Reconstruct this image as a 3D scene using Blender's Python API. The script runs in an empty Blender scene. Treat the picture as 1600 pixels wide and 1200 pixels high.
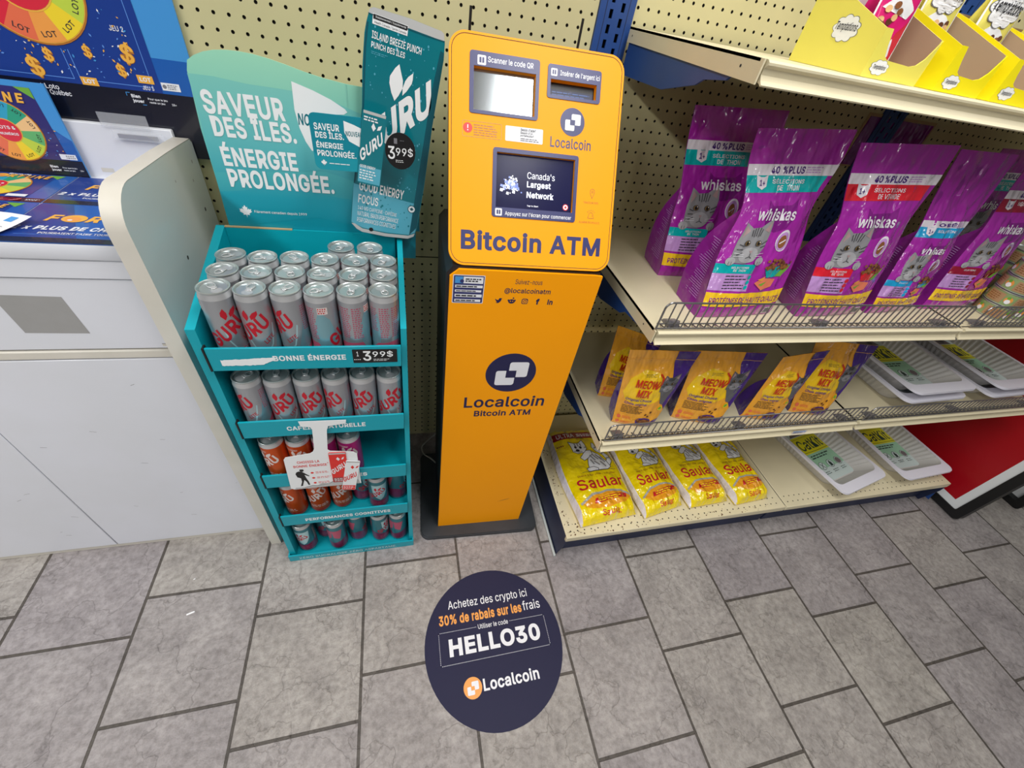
import bpy, bmesh, math, random, os
from mathutils import Vector, Matrix, noise
from mathutils.geometry import tessellate_polygon, delaunay_2d_cdt
R = math.radians
PI = math.pi
S = bpy.context.scene
COL = S.collection

# ------------------------------------------------------------------ camera, world, lights, exposure
cam_data = bpy.data.cameras.new('camera'); cam_data.sensor_width = 36; cam_data.lens = 14.623
cam_data.clip_start = 0.01
cam = bpy.data.objects.new('camera', cam_data); COL.objects.link(cam)
cam.location = (-0.1584, -1.0094, 1.4443); cam.rotation_euler = (0.81706, -0.14827, -0.21224)
S.camera = cam
w = bpy.data.worlds.new('store_ambient'); S.world = w; w.use_nodes = True
w.node_tree.nodes['Background'].inputs[0].default_value = (0.93, 0.96, 1.0, 1)
w.node_tree.nodes['Background'].inputs[1].default_value = 0.05
def area(name, loc, sx, sy, power, col=(1, 0.985, 0.965)):
    L = bpy.data.lights.new(name, 'AREA'); L.shape = 'RECTANGLE'; L.size = sx; L.size_y = sy
    L.energy = power; L.color = col
    o = bpy.data.objects.new(name, L); COL.objects.link(o); o.location = loc
    return o
for x, y, sy, p in ((0.42, -1.0, 1.5, 34), (-2.1, -1.75, 2.4, 74), (2.9, -1.0, 1.5, 10), (-0.9, -4.0, 2.0, 12), (-2.6, -6.6, 2.4, 34), (0.4, -6.6, 2.4, 34), (3.0, -6.6, 2.4, 24)):
    area('fluorescent_strip', (x, y, 2.74), 0.30, sy, p)
S.view_settings.view_transform = 'Standard'; S.view_settings.look = 'None'
S.view_settings.gamma = 1; S.view_settings.use_curve_mapping = False
S.view_settings.exposure = 0.14

# ------------------------------------------------------------------ materials
def lin(c):
    c = c / 255.0
    return c / 12.92 if c <= 0.04045 else ((c + 0.055) / 1.055) ** 2.4
def rgb(c): return (lin(c[0]), lin(c[1]), lin(c[2]), 1)
MATS = {}
def mat(name, c, rough=0.5, metal=0.0, coat=0.0, spec=0.5, bump=0.0, bscale=40.0, bstretch=None, bdist=0.004, mottle=0.0, mscale=8.0, alpha=1.0, emit=0.0, trans=0.0):
    m = bpy.data.materials.new(name); m.use_nodes = True
    nt = m.node_tree; b = nt.nodes['Principled BSDF']; I = b.inputs
    I['Base Color'].default_value = rgb(c); I['Roughness'].default_value = rough
    I['Metallic'].default_value = metal; I['Coat Weight'].default_value = coat
    I['Coat Roughness'].default_value = 0.05
    I['Specular IOR Level'].default_value = spec; I['Alpha'].default_value = alpha
    I['Transmission Weight'].default_value = trans
    if emit:
        I['Emission Color'].default_value = rgb(c); I['Emission Strength'].default_value = emit
    if bump or mottle:
        tc = nt.nodes.new('ShaderNodeTexCoord'); mp = nt.nodes.new('ShaderNodeMapping')
        nt.links.new(tc.outputs['Object'], mp.inputs[0])
        if bstretch: mp.inputs['Scale'].default_value = bstretch
    if bump:
        n = nt.nodes.new('ShaderNodeTexNoise'); n.inputs['Scale'].default_value = bscale; n.inputs['Detail'].default_value = 3
        bp = nt.nodes.new('ShaderNodeBump'); bp.inputs['Strength'].default_value = bump; bp.inputs['Distance'].default_value = bdist
        nt.links.new(mp.outputs[0], n.inputs[0]); nt.links.new(n.outputs[0], bp.inputs['Height'])
        nt.links.new(bp.outputs[0], I['Normal']); nt.links.new(bp.outputs[0], I['Coat Normal'])
    if mottle:
        n = nt.nodes.new('ShaderNodeTexNoise'); n.inputs['Scale'].default_value = mscale; n.inputs['Detail'].default_value = 5
        hs = nt.nodes.new('ShaderNodeMixRGB'); hs.blend_type = 'MULTIPLY'; hs.inputs[0].default_value = 1
        cr = nt.nodes.new('ShaderNodeValToRGB')
        cr.color_ramp.elements[0].position = 0.3; cr.color_ramp.elements[1].position = 0.7
        lo = 1 - mottle
        cr.color_ramp.elements[0].color = (lo, lo, lo * 0.98, 1)
        nt.links.new(tc.outputs['Object'], n.inputs[0]); nt.links.new(n.outputs[0], cr.inputs[0])
        hs.inputs[1].default_value = rgb(c); nt.links.new(cr.outputs[0], hs.inputs[2])
        nt.links.new(hs.outputs[0], I['Base Color'])
    MATS[name] = m
    return m
M = mat
M('cream_metal', (226, 216, 184), 0.38, mottle=0.08, mscale=6)
M('cream_pegboard', (204, 197, 152), 0.5, mottle=0.06, mscale=4)
M('ceiling_white', (236, 236, 232), 0.8)
M('peg_hole_shade', (40, 36, 30), 0.9)
M('blue_steel', (38, 74, 140), 0.42, mottle=0.12, mscale=10)
M('navy_steel', (40, 50, 84), 0.5, mottle=0.35, mscale=9)
M('dark_slot', (8, 9, 14), 0.8)
M('rust', (92, 62, 40), 0.9)
M('wire', (150, 150, 152), 0.3, metal=0.9)
M('plastic_clip', (120, 118, 124), 0.25, alpha=0.75)
M('white_laminate', (222, 225, 234), 0.35, mottle=0.05, mscale=5)
M('white_edge', (216, 212, 202), 0.45, mottle=0.08, mscale=12)
M('grey_laminate', (196, 204, 202), 0.3, coat=0.2)
M('grey_tape', (158, 158, 158), 0.45, mottle=0.06, mscale=30)
M('gap_dark', (60, 58, 56), 0.9)
M('white_paper', (238, 238, 240), 0.6)
M('black', (16, 16, 18), 0.45)
M('ink', (38, 38, 44), 0.6)
M('ink_grey', (120, 120, 126), 0.6)
M('clear_plastic', (225, 228, 235), 0.08, alpha=0.22)
M('teal_card', (0, 164, 182), 0.4, mottle=0.03)
M('teal_card_lip', (0, 158, 176), 0.4)
M('teal_print', (20, 150, 168), 0.4)
M('mint_print', (138, 204, 190), 0.4)
M('card_white', (236, 240, 242), 0.45)
M('kraft', (186, 160, 116), 0.7)
M('atm_orange', (255, 164, 0), 0.5, spec=0.25)
M('atm_navy', (46, 50, 104), 0.4)
M('atm_navy_shaded', (30, 30, 74), 0.4)  # same navy as the head, darkened to paint in the pedestal's dimmer light
M('atm_black', (26, 27, 31), 0.5)
M('atm_base', (52, 56, 62), 0.5, mottle=0.3, mscale=14)
M('screen_glass', (20, 20, 38), 0.06, spec=0.6)
M('screen_lit', (26, 27, 62), 0.2, spec=0.1, emit=0.3)
M('screen_white', (235, 238, 250), 0.3, emit=0.45)
M('screen_blue', (120, 140, 220), 0.3, emit=0.35)
M('mirror_glass', (150, 156, 160), 0.12, metal=0.85)
M('alert_red', (222, 44, 36), 0.4)
M('orange_print', (238, 160, 72), 0.45)
M('sticker_navy', (38, 38, 66), 0.55, spec=0.2)
M('sticker_white', (232, 234, 240), 0.45)
M('rubber', (30, 30, 32), 0.8)
M('cable_grey', (190, 188, 182), 0.5)
M('sign_red', (168, 6, 22), 0.35)
M('sign_white', (226, 230, 232), 0.45)
# cans
M('aluminium', (206, 208, 210), 0.36, metal=0.6)
M('print_silver', (188, 190, 190), 0.35)
M('lid_metal', (196, 204, 204), 0.3, metal=0.75)
M('can_silver', (180, 185, 191), 0.3, metal=0.72)
M('can_red', (200, 28, 48), 0.3, metal=0.35)
M('can_pink', (190, 84, 112), 0.35, metal=0.3)
M('can_teal_haze', (138, 184, 196), 0.3, metal=0.6)
M('can_pale', (186, 222, 228), 0.3, metal=0.5)
M('can_orange', (206, 82, 24), 0.3, metal=0.45)
M('can_magenta', (190, 40, 128), 0.3, metal=0.45)
M('can_plum', (140, 48, 92), 0.3, metal=0.45)
M('can_tealdeep', (62, 128, 140), 0.3, metal=0.5)
M('can_print_white', (226, 214, 210), 0.35, metal=0.2)
M('can_card_teal', (12, 122, 136), 0.22, coat=0.3, mottle=0.14, mscale=7)
M('can_card_light', (84, 172, 196), 0.25, coat=0.3)
M('can_card_dark', (10, 84, 98), 0.3)
# film bags
for n, c in dict(purple=(166, 40, 164), purple_dark=(128, 26, 130), purple_lilac=(196, 150, 214), bag_teal=(0, 176, 178), bag_white=(232, 226, 236), bag_red=(224, 34, 52), bag_blue=(30, 160, 214), bag_maroon=(150, 22, 52), bag_yellow=(250, 204, 40), bag_violet=(72, 40, 130), meow_orange=(244, 172, 52), meow_yellow=(252, 206, 30), meow_red=(206, 52, 24), saular_yellow=(250, 222, 10), saular_orange=(246, 168, 36), saular_red=(204, 32, 44), saular_maroon=(150, 24, 34), saular_grey=(176, 176, 170)).items():
    M(n, c, 0.2, coat=1.0, bump=1.0, bscale=15, bstretch=(1, 1, 0.5), bdist=0.024)
M('print_violet', (72, 34, 120), 0.35)
M('bag_back', (138, 34, 140), 0.3, coat=0.5, bump=0.8, bscale=15, bdist=0.012)
for n, c in dict(fur=(140, 140, 144), fur_light=(166, 166, 170), fur_dark=(74, 74, 78), fur_mid=(100, 100, 104), fur_pink=(168, 140, 142), fur_black=(26, 26, 28), eye_amber=(132, 104, 56)).items():
    M(n, c, 0.35, coat=0.2)
M('kibble', (140, 88, 48), 0.5); M('kibble_dark', (96, 54, 30), 0.5); M('salmon', (230, 128, 96), 0.45); M('leaf_green', (110, 170, 60), 0.45)
# litter pans
M('pan_plastic', (206, 204, 202), 0.4)
M('pan_rim', (226, 226, 238), 0.35)
M('label_yellow', (226, 220, 24), 0.45); M('label_green', (160, 208, 178), 0.45); M('label_pale', (206, 222, 222), 0.45); M('label_ink', (36, 62, 56), 0.5); M('label_cat', (112, 100, 104), 0.5)
# lottery
M('lotto_sky', (68, 148, 216), 0.3, coat=0.3); M('lotto_blue', (28, 92, 176), 0.3, coat=0.3); M('lotto_deep', (24, 58, 140), 0.3, coat=0.3); M('lotto_violet', (48, 44, 112), 0.3, coat=0.3)
M('lotto_navy', (20, 22, 38), 0.25, coat=0.3)
M('gold', (236, 176, 70), 0.4); M('gold_dark', (176, 110, 40), 0.4); M('lotto_line', (90, 140, 220), 0.4)
for n, c in dict(seg_red=(214, 40, 62), seg_coral=(228, 110, 76), seg_orange=(238, 158, 74), seg_yellow=(240, 212, 48), seg_lime=(190, 212, 72), seg_green=(96, 178, 110), seg_peach=(240, 196, 138), seg_teal=(48, 160, 196), seg_blue=(66, 124, 206), seg_emerald=(44, 160, 128), seg_purple=(110, 60, 150)).items():
    M(n, c, 0.35, coat=0.2)
# shelf-top boxes
M('box_yellow', (250, 234, 20), 0.4); M('box_yellow_pale', (236, 226, 100), 0.4); M('box_inside', (176, 150, 122), 0.7)
M('pouch_pink', (226, 30, 120), 0.28, coat=0.3); M('pouch_teal', (80, 200, 180), 0.28, coat=0.3); M('pouch_yellow', (240, 230, 110), 0.28, coat=0.3); M('pouch_blue', (60, 100, 190), 0.28, coat=0.3)
M('cloud_white', (244, 246, 248), 0.4)
M('tin_green', (150, 176, 120), 0.35, mottle=0.2, mscale=30); M('tin_brown', (176, 140, 104), 0.4)

def floor_material():
    m = bpy.data.materials.new('slate_tile'); m.use_nodes = True; nt = m.node_tree; N = nt.nodes.new; L = nt.links.new
    b = nt.nodes['Principled BSDF']
    g = N('ShaderNodeNewGeometry'); sp = N('ShaderNodeSeparateXYZ'); cb = N('ShaderNodeCombineXYZ')
    L(g.outputs['Position'], sp.inputs[0])
    a1 = N('ShaderNodeMath'); a1.operation = 'ADD'; a1.inputs[1].default_value = 0.374 + 0.3056 * 20
    a2 = N('ShaderNodeMath'); a2.operation = 'ADD'; a2.inputs[1].default_value = 0.3048 * 20
    L(sp.outputs['Y'], a1.inputs[0]); L(sp.outputs['X'], a2.inputs[0]); L(a1.outputs[0], cb.inputs[0]); L(a2.outputs[0], cb.inputs[1])
    br = N('ShaderNodeTexBrick'); br.offset = 0.3333; br.offset_frequency = 2; br.squash = 1
    br.inputs['Scale'].default_value = 1; br.inputs['Brick Width'].default_value = 0.3056; br.inputs['Row Height'].default_value = 0.3048
    br.inputs['Mortar Size'].default_value = 0.0040; br.inputs['Mortar Smooth'].default_value = 0.15; br.inputs['Bias'].default_value = 0
    br.inputs['Color1'].default_value = rgb((182, 177, 170)); br.inputs['Color2'].default_value = rgb((168, 162, 164)); br.inputs['Mortar'].default_value = rgb((92, 86, 80))
    L(cb.outputs[0], br.inputs[0])
    n1 = N('ShaderNodeTexNoise'); n1.inputs['Scale'].default_value = 7; n1.inputs['Detail'].default_value = 8; n1.inputs['Roughness'].default_value = 0.65
    n2 = N('ShaderNodeTexNoise'); n2.inputs['Scale'].default_value = 55; n2.inputs['Detail'].default_value = 6; n2.inputs['Roughness'].default_value = 0.7
    n1.inputs['Distortion'].default_value = 0.6
    L(g.outputs['Position'], n1.inputs[0]); L(g.outputs['Position'], n2.inputs[0])
    r1 = N('ShaderNodeValToRGB'); e = r1.color_ramp.elements; e[0].position = 0.3; e[0].color = (0.64, 0.63, 0.64, 1); e[1].position = 0.7; e[1].color = (1.0, 1.0, 1.0, 1)
    r2 = N('ShaderNodeValToRGB'); e = r2.color_ramp.elements; e[0].position = 0.32; e[0].color = (0.63, 0.62, 0.61, 1); e[1].position = 0.60; e[1].color = (1.02, 1.02, 1.02, 1)
    L(n1.outputs[0], r1.inputs[0]); L(n2.outputs[0], r2.inputs[0])
    # cleft lines of the slate surface
    n3 = N('ShaderNodeTexVoronoi'); n3.feature = 'DISTANCE_TO_EDGE'; n3.inputs['Scale'].default_value = 5.5
    nd = N('ShaderNodeTexNoise'); nd.inputs['Scale'].default_value = 9; nd.inputs['Detail'].default_value = 5
    mv = N('ShaderNodeMixRGB'); mv.inputs[0].default_value = 0.24; L(g.outputs['Position'], nd.inputs[0]); L(g.outputs['Position'], mv.inputs[1]); L(nd.outputs[1], mv.inputs[2]); L(mv.outputs[0], n3.inputs[0])
    r3 = N('ShaderNodeValToRGB'); e = r3.color_ramp.elements; e[0].position = 0.0; e[0].color = (0.55, 0.54, 0.53, 1); e[1].position = 0.018; e[1].color = (1, 1, 1, 1)
    L(n3.outputs['Distance'], r3.inputs[0])
    m1 = N('ShaderNodeMixRGB'); m1.blend_type = 'MULTIPLY'; m1.inputs[0].default_value = 1; L(br.outputs[0], m1.inputs[1]); L(r1.outputs[0], m1.inputs[2])
    m2 = N('ShaderNodeMixRGB'); m2.blend_type = 'MULTIPLY'; m2.inputs[0].default_value = 1; L(m1.outputs[0], m2.inputs[1]); L(r2.outputs[0], m2.inputs[2])
    m3 = N('ShaderNodeMixRGB'); m3.blend_type = 'MULTIPLY'; m3.inputs[0].default_value = 0.55; L(m2.outputs[0], m3.inputs[1]); L(r3.outputs[0], m3.inputs[2])
    L(m3.outputs[0], b.inputs['Base Color'])
    b.inputs['Roughness'].default_value = 0.42; b.inputs['Specular IOR Level'].default_value = 0.4
    ad = N('ShaderNodeMath'); ad.operation = 'MULTIPLY_ADD'; ad.inputs[1].default_value = 0.5
    L(n2.outputs[0], ad.inputs[0]); L(n1.outputs[0], ad.inputs[2])
    sb = N('ShaderNodeMath'); sb.operation = 'SUBTRACT'; L(ad.outputs[0], sb.inputs[0]); L(br.outputs['Fac'], sb.inputs[1])
    a3 = N('ShaderNodeMath'); a3.operation = 'MULTIPLY_ADD'; a3.inputs[1].default_value = 0.25; L(r3.outputs[0], a3.inputs[0]); L(sb.outputs[0], a3.inputs[2])
    bp = N('ShaderNodeBump'); bp.inputs['Strength'].default_value = 0.8; bp.inputs['Distance'].default_value = 0.006
    L(a3.outputs[0], bp.inputs['Height']); L(bp.outputs[0], b.inputs['Normal'])
    MATS['slate_tile'] = m
floor_material()

def gradient_material(name, stops, z0, z1, rough=0.4):
    """printed colour gradient of a poster, along the object's own z"""
    m = bpy.data.materials.new(name); m.use_nodes = True; nt = m.node_tree; N = nt.nodes.new; L = nt.links.new
    b = nt.nodes['Principled BSDF']; b.inputs['Roughness'].default_value = rough
    tc = N('ShaderNodeTexCoord'); sp = N('ShaderNodeSeparateXYZ'); mr = N('ShaderNodeMapRange'); cr = N('ShaderNodeValToRGB')
    mr.inputs['From Min'].default_value = z0; mr.inputs['From Max'].default_value = z1
    L(tc.outputs['Object'], sp.inputs[0]); L(sp.outputs['Z'], mr.inputs['Value']); L(mr.outputs[0], cr.inputs[0]); L(cr.outputs[0], b.inputs['Base Color'])
    el = cr.color_ramp.elements
    el[0].position = stops[0][0]; el[0].color = rgb(stops[0][1]); el[1].position = stops[-1][0]; el[1].color = rgb(stops[-1][1])
    for p, c in stops[1:-1]:
        k = el.new(p); k.color = rgb(c)
    MATS[name] = m

# ------------------------------------------------------------------ mesh builder
class MB:
    def __init__(s): s.v = []; s.f = []; s.m = []; s.sm = []; s.mats = []
    def mi(s, name):
        if name not in s.mats: s.mats.append(name)
        return s.mats.index(name)
    def add(s, vs, fs, mt, smooth=False):
        o = len(s.v); k = s.mi(mt)
        s.v += [tuple(p) for p in vs]
        for f in fs: s.f.append(tuple(o + i for i in f)); s.m.append(k); s.sm.append(smooth)
        return s
    def box(s, a, b, mt, bev=0.0, seg=2, X=None):
        """axis-aligned box from corner a to corner b, edges rounded by bev"""
        a = Vector((min(a[0], b[0]), min(a[1], b[1]), min(a[2], b[2]))), Vector((max(a[0], b[0]), max(a[1], b[1]), max(a[2], b[2])))
        lo, hi = a
        if not bev:
            vs = [(x, y, z) for x in (lo.x, hi.x) for y in (lo.y, hi.y) for z in (lo.z, hi.z)]
            fs = [(0, 1, 3, 2), (4, 6, 7, 5), (0, 4, 5, 1), (2, 3, 7, 6), (0, 2, 6, 4), (1, 5, 7, 3)]
            if X: vs = [X @ Vector(p) for p in vs]
            return s.add(vs, fs, mt)
        bm = bmesh.new(); bmesh.ops.create_cube(bm, size=1)
        d = hi - lo; c = (hi + lo) / 2
        for p in bm.verts: p.co = Vector((p.co.x * d.x, p.co.y * d.y, p.co.z * d.z)) + c
        bmesh.ops.bevel(bm, geom=bm.edges[:], offset=min(bev, min(d) * 0.49), segments=seg, profile=0.5, affect='EDGES')
        return s.bm(bm, mt, X, True)
    def bm(s, bm, mt, X=None, smooth=False):
        bm.verts.index_update()
        vs = [X @ v.co if X else v.co.copy() for v in bm.verts]
        fs = [[v.index for v in f.verts] for f in bm.faces]
        bm.free()
        return s.add(vs, fs, mt, smooth)
    def prism(s, poly, fr, h0, h1, mt, side=None, smooth=False):
        """extrude a 2D outline: fr(u, v, h) -> 3D"""
        n = len(poly)
        A = [fr(p[0], p[1], h0) for p in poly]; B = [fr(p[0], p[1], h1) for p in poly]
        tri = tessellate_polygon([[Vector((p[0], p[1], 0)) for p in poly]])
        s.add(A, [t[::-1] for t in tri], mt); s.add(B, tri, mt)
        s.add(A + B, [(i, (i + 1) % n, n + (i + 1) % n, n + i) for i in range(n)], side or mt, smooth)
        return s
    def tube(s, pts, r, mt, n=8, closed=False):
        pts = [Vector(p) for p in pts]; vs = []; fs = []; prev = None; L = len(pts)
        for i, p in enumerate(pts):
            if closed: t = pts[(i + 1) % L] - pts[i - 1]
            else: t = pts[min(i + 1, L - 1)] - pts[max(i - 1, 0)]
            t.normalize()
            a = prev if prev is not None else (Vector((0, 0, 1)) if abs(t.z) < 0.9 else Vector((1, 0, 0)))
            a = (a - t * a.dot(t)).normalized(); prev = a; b = t.cross(a)
            for k in range(n):
                q = 2 * PI * k / n; vs.append(p + (a * math.cos(q) + b * math.sin(q)) * r)
        m = L if closed else L - 1
        for i in range(m):
            for k in range(n):
                j = (i + 1) % L
                fs.append((i * n + k, i * n + (k + 1) % n, j * n + (k + 1) % n, j * n + k))
        if not closed: fs += [tuple(range(n))[::-1], tuple((L - 1) * n + k for k in range(n))]
        return s.add(vs, fs, mt, True)
    def lathe(s, prof, mt, n=32, c=(0, 0, 0), cap=True):
        vs = []; fs = []
        for r, z in prof:
            for k in range(n):
                q = 2 * PI * k / n; vs.append((c[0] + r * math.cos(q), c[1] + r * math.sin(q), c[2] + z))
        for i in range(len(prof) - 1):
            for k in range(n): fs.append((i * n + k, i * n + (k + 1) % n, (i + 1) * n + (k + 1) % n, (i + 1) * n + k))
        if cap: fs += [tuple(range(n))[::-1], tuple((len(prof) - 1) * n + k for k in range(n))]
        return s.add(vs, fs, mt, True)
    def build(s, name, parent=None, X=None):
        """one mesh object; X maps the builder's coordinates into the parent's"""
        me = bpy.data.meshes.new(name)
        vs = [X @ Vector(p) for p in s.v] if X else s.v
        me.from_pydata([tuple(p) for p in vs], [], s.f)
        for m_ in s.mats: me.materials.append(MATS[m_])
        me.polygons.foreach_set('material_index', s.m); me.polygons.foreach_set('use_smooth', s.sm)
        me.update()
        o = bpy.data.objects.new(name, me); COL.objects.link(o)
        if any(s.sm): 
            try: me.set_sharp_from_angle(angle=R(42))
            except Exception: pass
        if parent: o.parent = parent
        return o
def tag(o, label=None, cat=None, group=None, kind=None):
    if label: o['label'] = label
    if cat: o['category'] = cat
    if group: o['group'] = group
    if kind: o['kind'] = kind
    return o
class T:
    """a thing: an Empty at its base; parts are built in world coordinates and parented"""
    def __init__(s, name, label, cat, loc=(0, 0, 0), rz=0.0, group=None):
        o = bpy.data.objects.new(name, None); o.empty_display_size = 0.05; COL.objects.link(o)
        o.location = loc; o.rotation_euler = (0, 0, rz); tag(o, label, cat, group); s.o = o
        s.mat = Matrix.Translation(loc) @ Matrix.Rotation(rz, 4, 'Z'); s.inv = s.mat.inverted()
    def part(s, mb, name, label=None, local=False, parent=None):
        o = mb.build(name, parent or s.o, None if local else s.inv)
        if label: o['label'] = label
        return o
def copy_tree(o, parent=None):
    c = o.copy(); COL.objects.link(c)
    if parent: c.parent = parent
    for ch in list(o.children): copy_tree(ch, c)
    return c

# ------------------------------------------------------------------ flat art printed on surfaces
_tc = {}
try:      # the sans lettering that ships inside Blender; its plain built-in font otherwise
    FONT = bpy.data.fonts.load(os.path.join(bpy.utils.system_resource('DATAFILES', path='fonts'), 'Inter.woff2'))
except Exception:
    FONT = None
def union2d(vs, fs):
    """merge overlapping flat polygons into one clean triangulation"""
    ar = lambda f: sum(vs[f[i]][0] * vs[f[(i + 1) % len(f)]][1] - vs[f[(i + 1) % len(f)]][0] * vs[f[i]][1] for i in range(len(f)))
    fs = [f if ar(f) > 0 else f[::-1] for f in fs if abs(ar(f)) > 2e-6]
    if not fs: return vs, fs
    r = delaunay_2d_cdt([Vector((p[0], p[1])) for p in vs], [], [list(f) for f in fs], 0, 1e-6)
    P = [(p.x, p.y) for p in r[0]]; out = []
    for f in r[2]:
        cx = sum(P[i][0] for i in f) / 3; cy = sum(P[i][1] for i in f) / 3
        for g in fs:      # inside one of the original convex faces?
            if all((vs[g[(i + 1) % len(g)]][0] - vs[g[i]][0]) * (cy - vs[g[i]][1]) >= (vs[g[(i + 1) % len(g)]][1] - vs[g[i]][1]) * (cx - vs[g[i]][0]) for i in range(len(g))): out.append(tuple(f)); break
    return P, out
def _raw(sx):
    cu = bpy.data.curves.new('t', 'FONT'); cu.body = sx; cu.size = 1; cu.resolution_u = 3
    if FONT: cu.font = FONT
    o = bpy.data.objects.new('t', cu); COL.objects.link(o)
    ev = o.evaluated_get(bpy.context.evaluated_depsgraph_get()); me = bpy.data.meshes.new_from_object(ev)
    vs = [(v.co.x, v.co.y) for v in me.vertices]; fs = [tuple(p.vertices) for p in me.polygons]
    bpy.data.objects.remove(o); bpy.data.curves.remove(cu); bpy.data.meshes.remove(me)
    return vs, fs
_gc = {}
def thicken(vs, fs, d):
    """push the outline of a flat mesh outwards by d and fill it again"""
    cnt = {}
    for f in fs:
        area2 = sum(vs[f[i]][0] * vs[f[(i + 1) % len(f)]][1] - vs[f[(i + 1) % len(f)]][0] * vs[f[i]][1] for i in range(len(f)))
        g = f if area2 > 0 else f[::-1]
        for i in range(len(g)): cnt[(g[i], g[(i + 1) % len(g)])] = 1
    nxt = {}
    for a, b in cnt:
        if (b, a) not in cnt: nxt.setdefault(a, []).append(b)
    V, E = [], []
    while nxt:
        a0 = next(iter(nxt)); loop = []; a = a0
        while a in nxt:
            loop.append(a); b = nxt[a].pop()
            if not nxt[a]: del nxt[a]
            a = b
        n = len(loop); P = [Vector(vs[i]) for i in loop]
        if n < 3: continue
        k = len(V)
        for i in range(n):
            e1 = P[i] - P[i - 1]; e2 = P[(i + 1) % n] - P[i]
            if e1.length < 1e-7 or e2.length < 1e-7: V.append(P[i]); continue
            n1 = Vector((e1.y, -e1.x)).normalized(); n2 = Vector((e2.y, -e2.x)).normalized(); m = n1 + n2
            m = m.normalized() * min(1.5, 2 / max(m.length, 0.3)) if m.length > 1e-4 else n1
            V.append(P[i] + m * d)
        E += [(k + i, k + (i + 1) % n) for i in range(n)]
    r = delaunay_2d_cdt(V, E, [], 0, 1e-6); out = []
    W = [(p.x, p.y) for p in r[0]]
    def wind(cx, cy, segs):      # winding number about a point
        wn = 0
        for p, q in segs:
            if (p[1] <= cy) != (q[1] <= cy) and cx < p[0] + (cy - p[1]) / (q[1] - p[1]) * (q[0] - p[0]): wn += 1 if q[1] > p[1] else -1
        return wn
    segs = [(V[i], V[j]) for i, j in E]; base = [(Vector(vs[a]), Vector(vs[b])) for a, b in cnt if (b, a) not in cnt]
    def near(c):
        for p, q in base:
            e = q - p; k = max(0.0, min(1.0, (c - p).dot(e) / max(e.dot(e), 1e-12)))
            if (p + e * k - c).length < d * 0.93: return True
    for f in r[2]:
        c = Vector((sum(W[i][0] for i in f) / 3, sum(W[i][1] for i in f) / 3))
        if wind(c.x, c.y, segs) > 0 or wind(c.x, c.y, base) or near(c): out.append(tuple(f))
    return W, out
def _width(sx):
    vs, _ = _raw(sx); return max(p[0] for p in vs)
def glyph(ch, bold):
    """outline of one character, thickened by `bold`, and its advance"""
    if (ch, bold) not in _gc:
        if ('HH', 0) not in _gc: _gc[('HH', 0)] = _width('HH')
        if (ch, 'adv') not in _gc: _gc[(ch, 'adv')] = _width('H' + ch + 'H') - _gc[('HH', 0)]
        vs, fs = _raw(ch) if ch != ' ' else ([], [])
        vs, fs = union2d(vs, fs)
        if vs and bold > 0.004: vs, fs = thicken(vs, fs, bold)
        _gc[(ch, bold)] = (vs, fs, _gc[(ch, 'adv')] + bold * 1.2)
    return _gc[(ch, bold)]
def text_mesh(sx, bold, shear):
    bold = round(bold / 0.006) * 0.006; key = (sx, bold, shear)
    if key not in _tc:
        V, F, x = [], [], 0.0
        for ch in sx:
            vs, fs, adv = glyph(ch, bold); n = len(V)
            V += [(p[0] + x + p[1] * shear, p[1]) for p in vs]; F += [tuple(n + i for i in f) for f in fs]; x += adv
        _tc[key] = (V, F, (min(p[0] for p in V), min(p[1] for p in V), max(p[0] for p in V), max(p[1] for p in V)) if V else (0, 0, 1, 1))
    return _tc[key]
def arc(cx, cy, rx, ry, a0, a1, n):
    return [(cx + rx * math.cos(a0 + (a1 - a0) * i / n), cy + ry * math.sin(a0 + (a1 - a0) * i / n)) for i in range(n + 1)]
def rrect(x0, y0, x1, y1, r, n=6):
    return arc(x1 - r, y1 - r, r, r, 0, PI / 2, n) + arc(x0 + r, y1 - r, r, r, PI / 2, PI, n) + arc(x0 + r, y0 + r, r, r, PI, 1.5 * PI, n) + arc(x1 - r, y0 + r, r, r, 1.5 * PI, 2 * PI, n)
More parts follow.
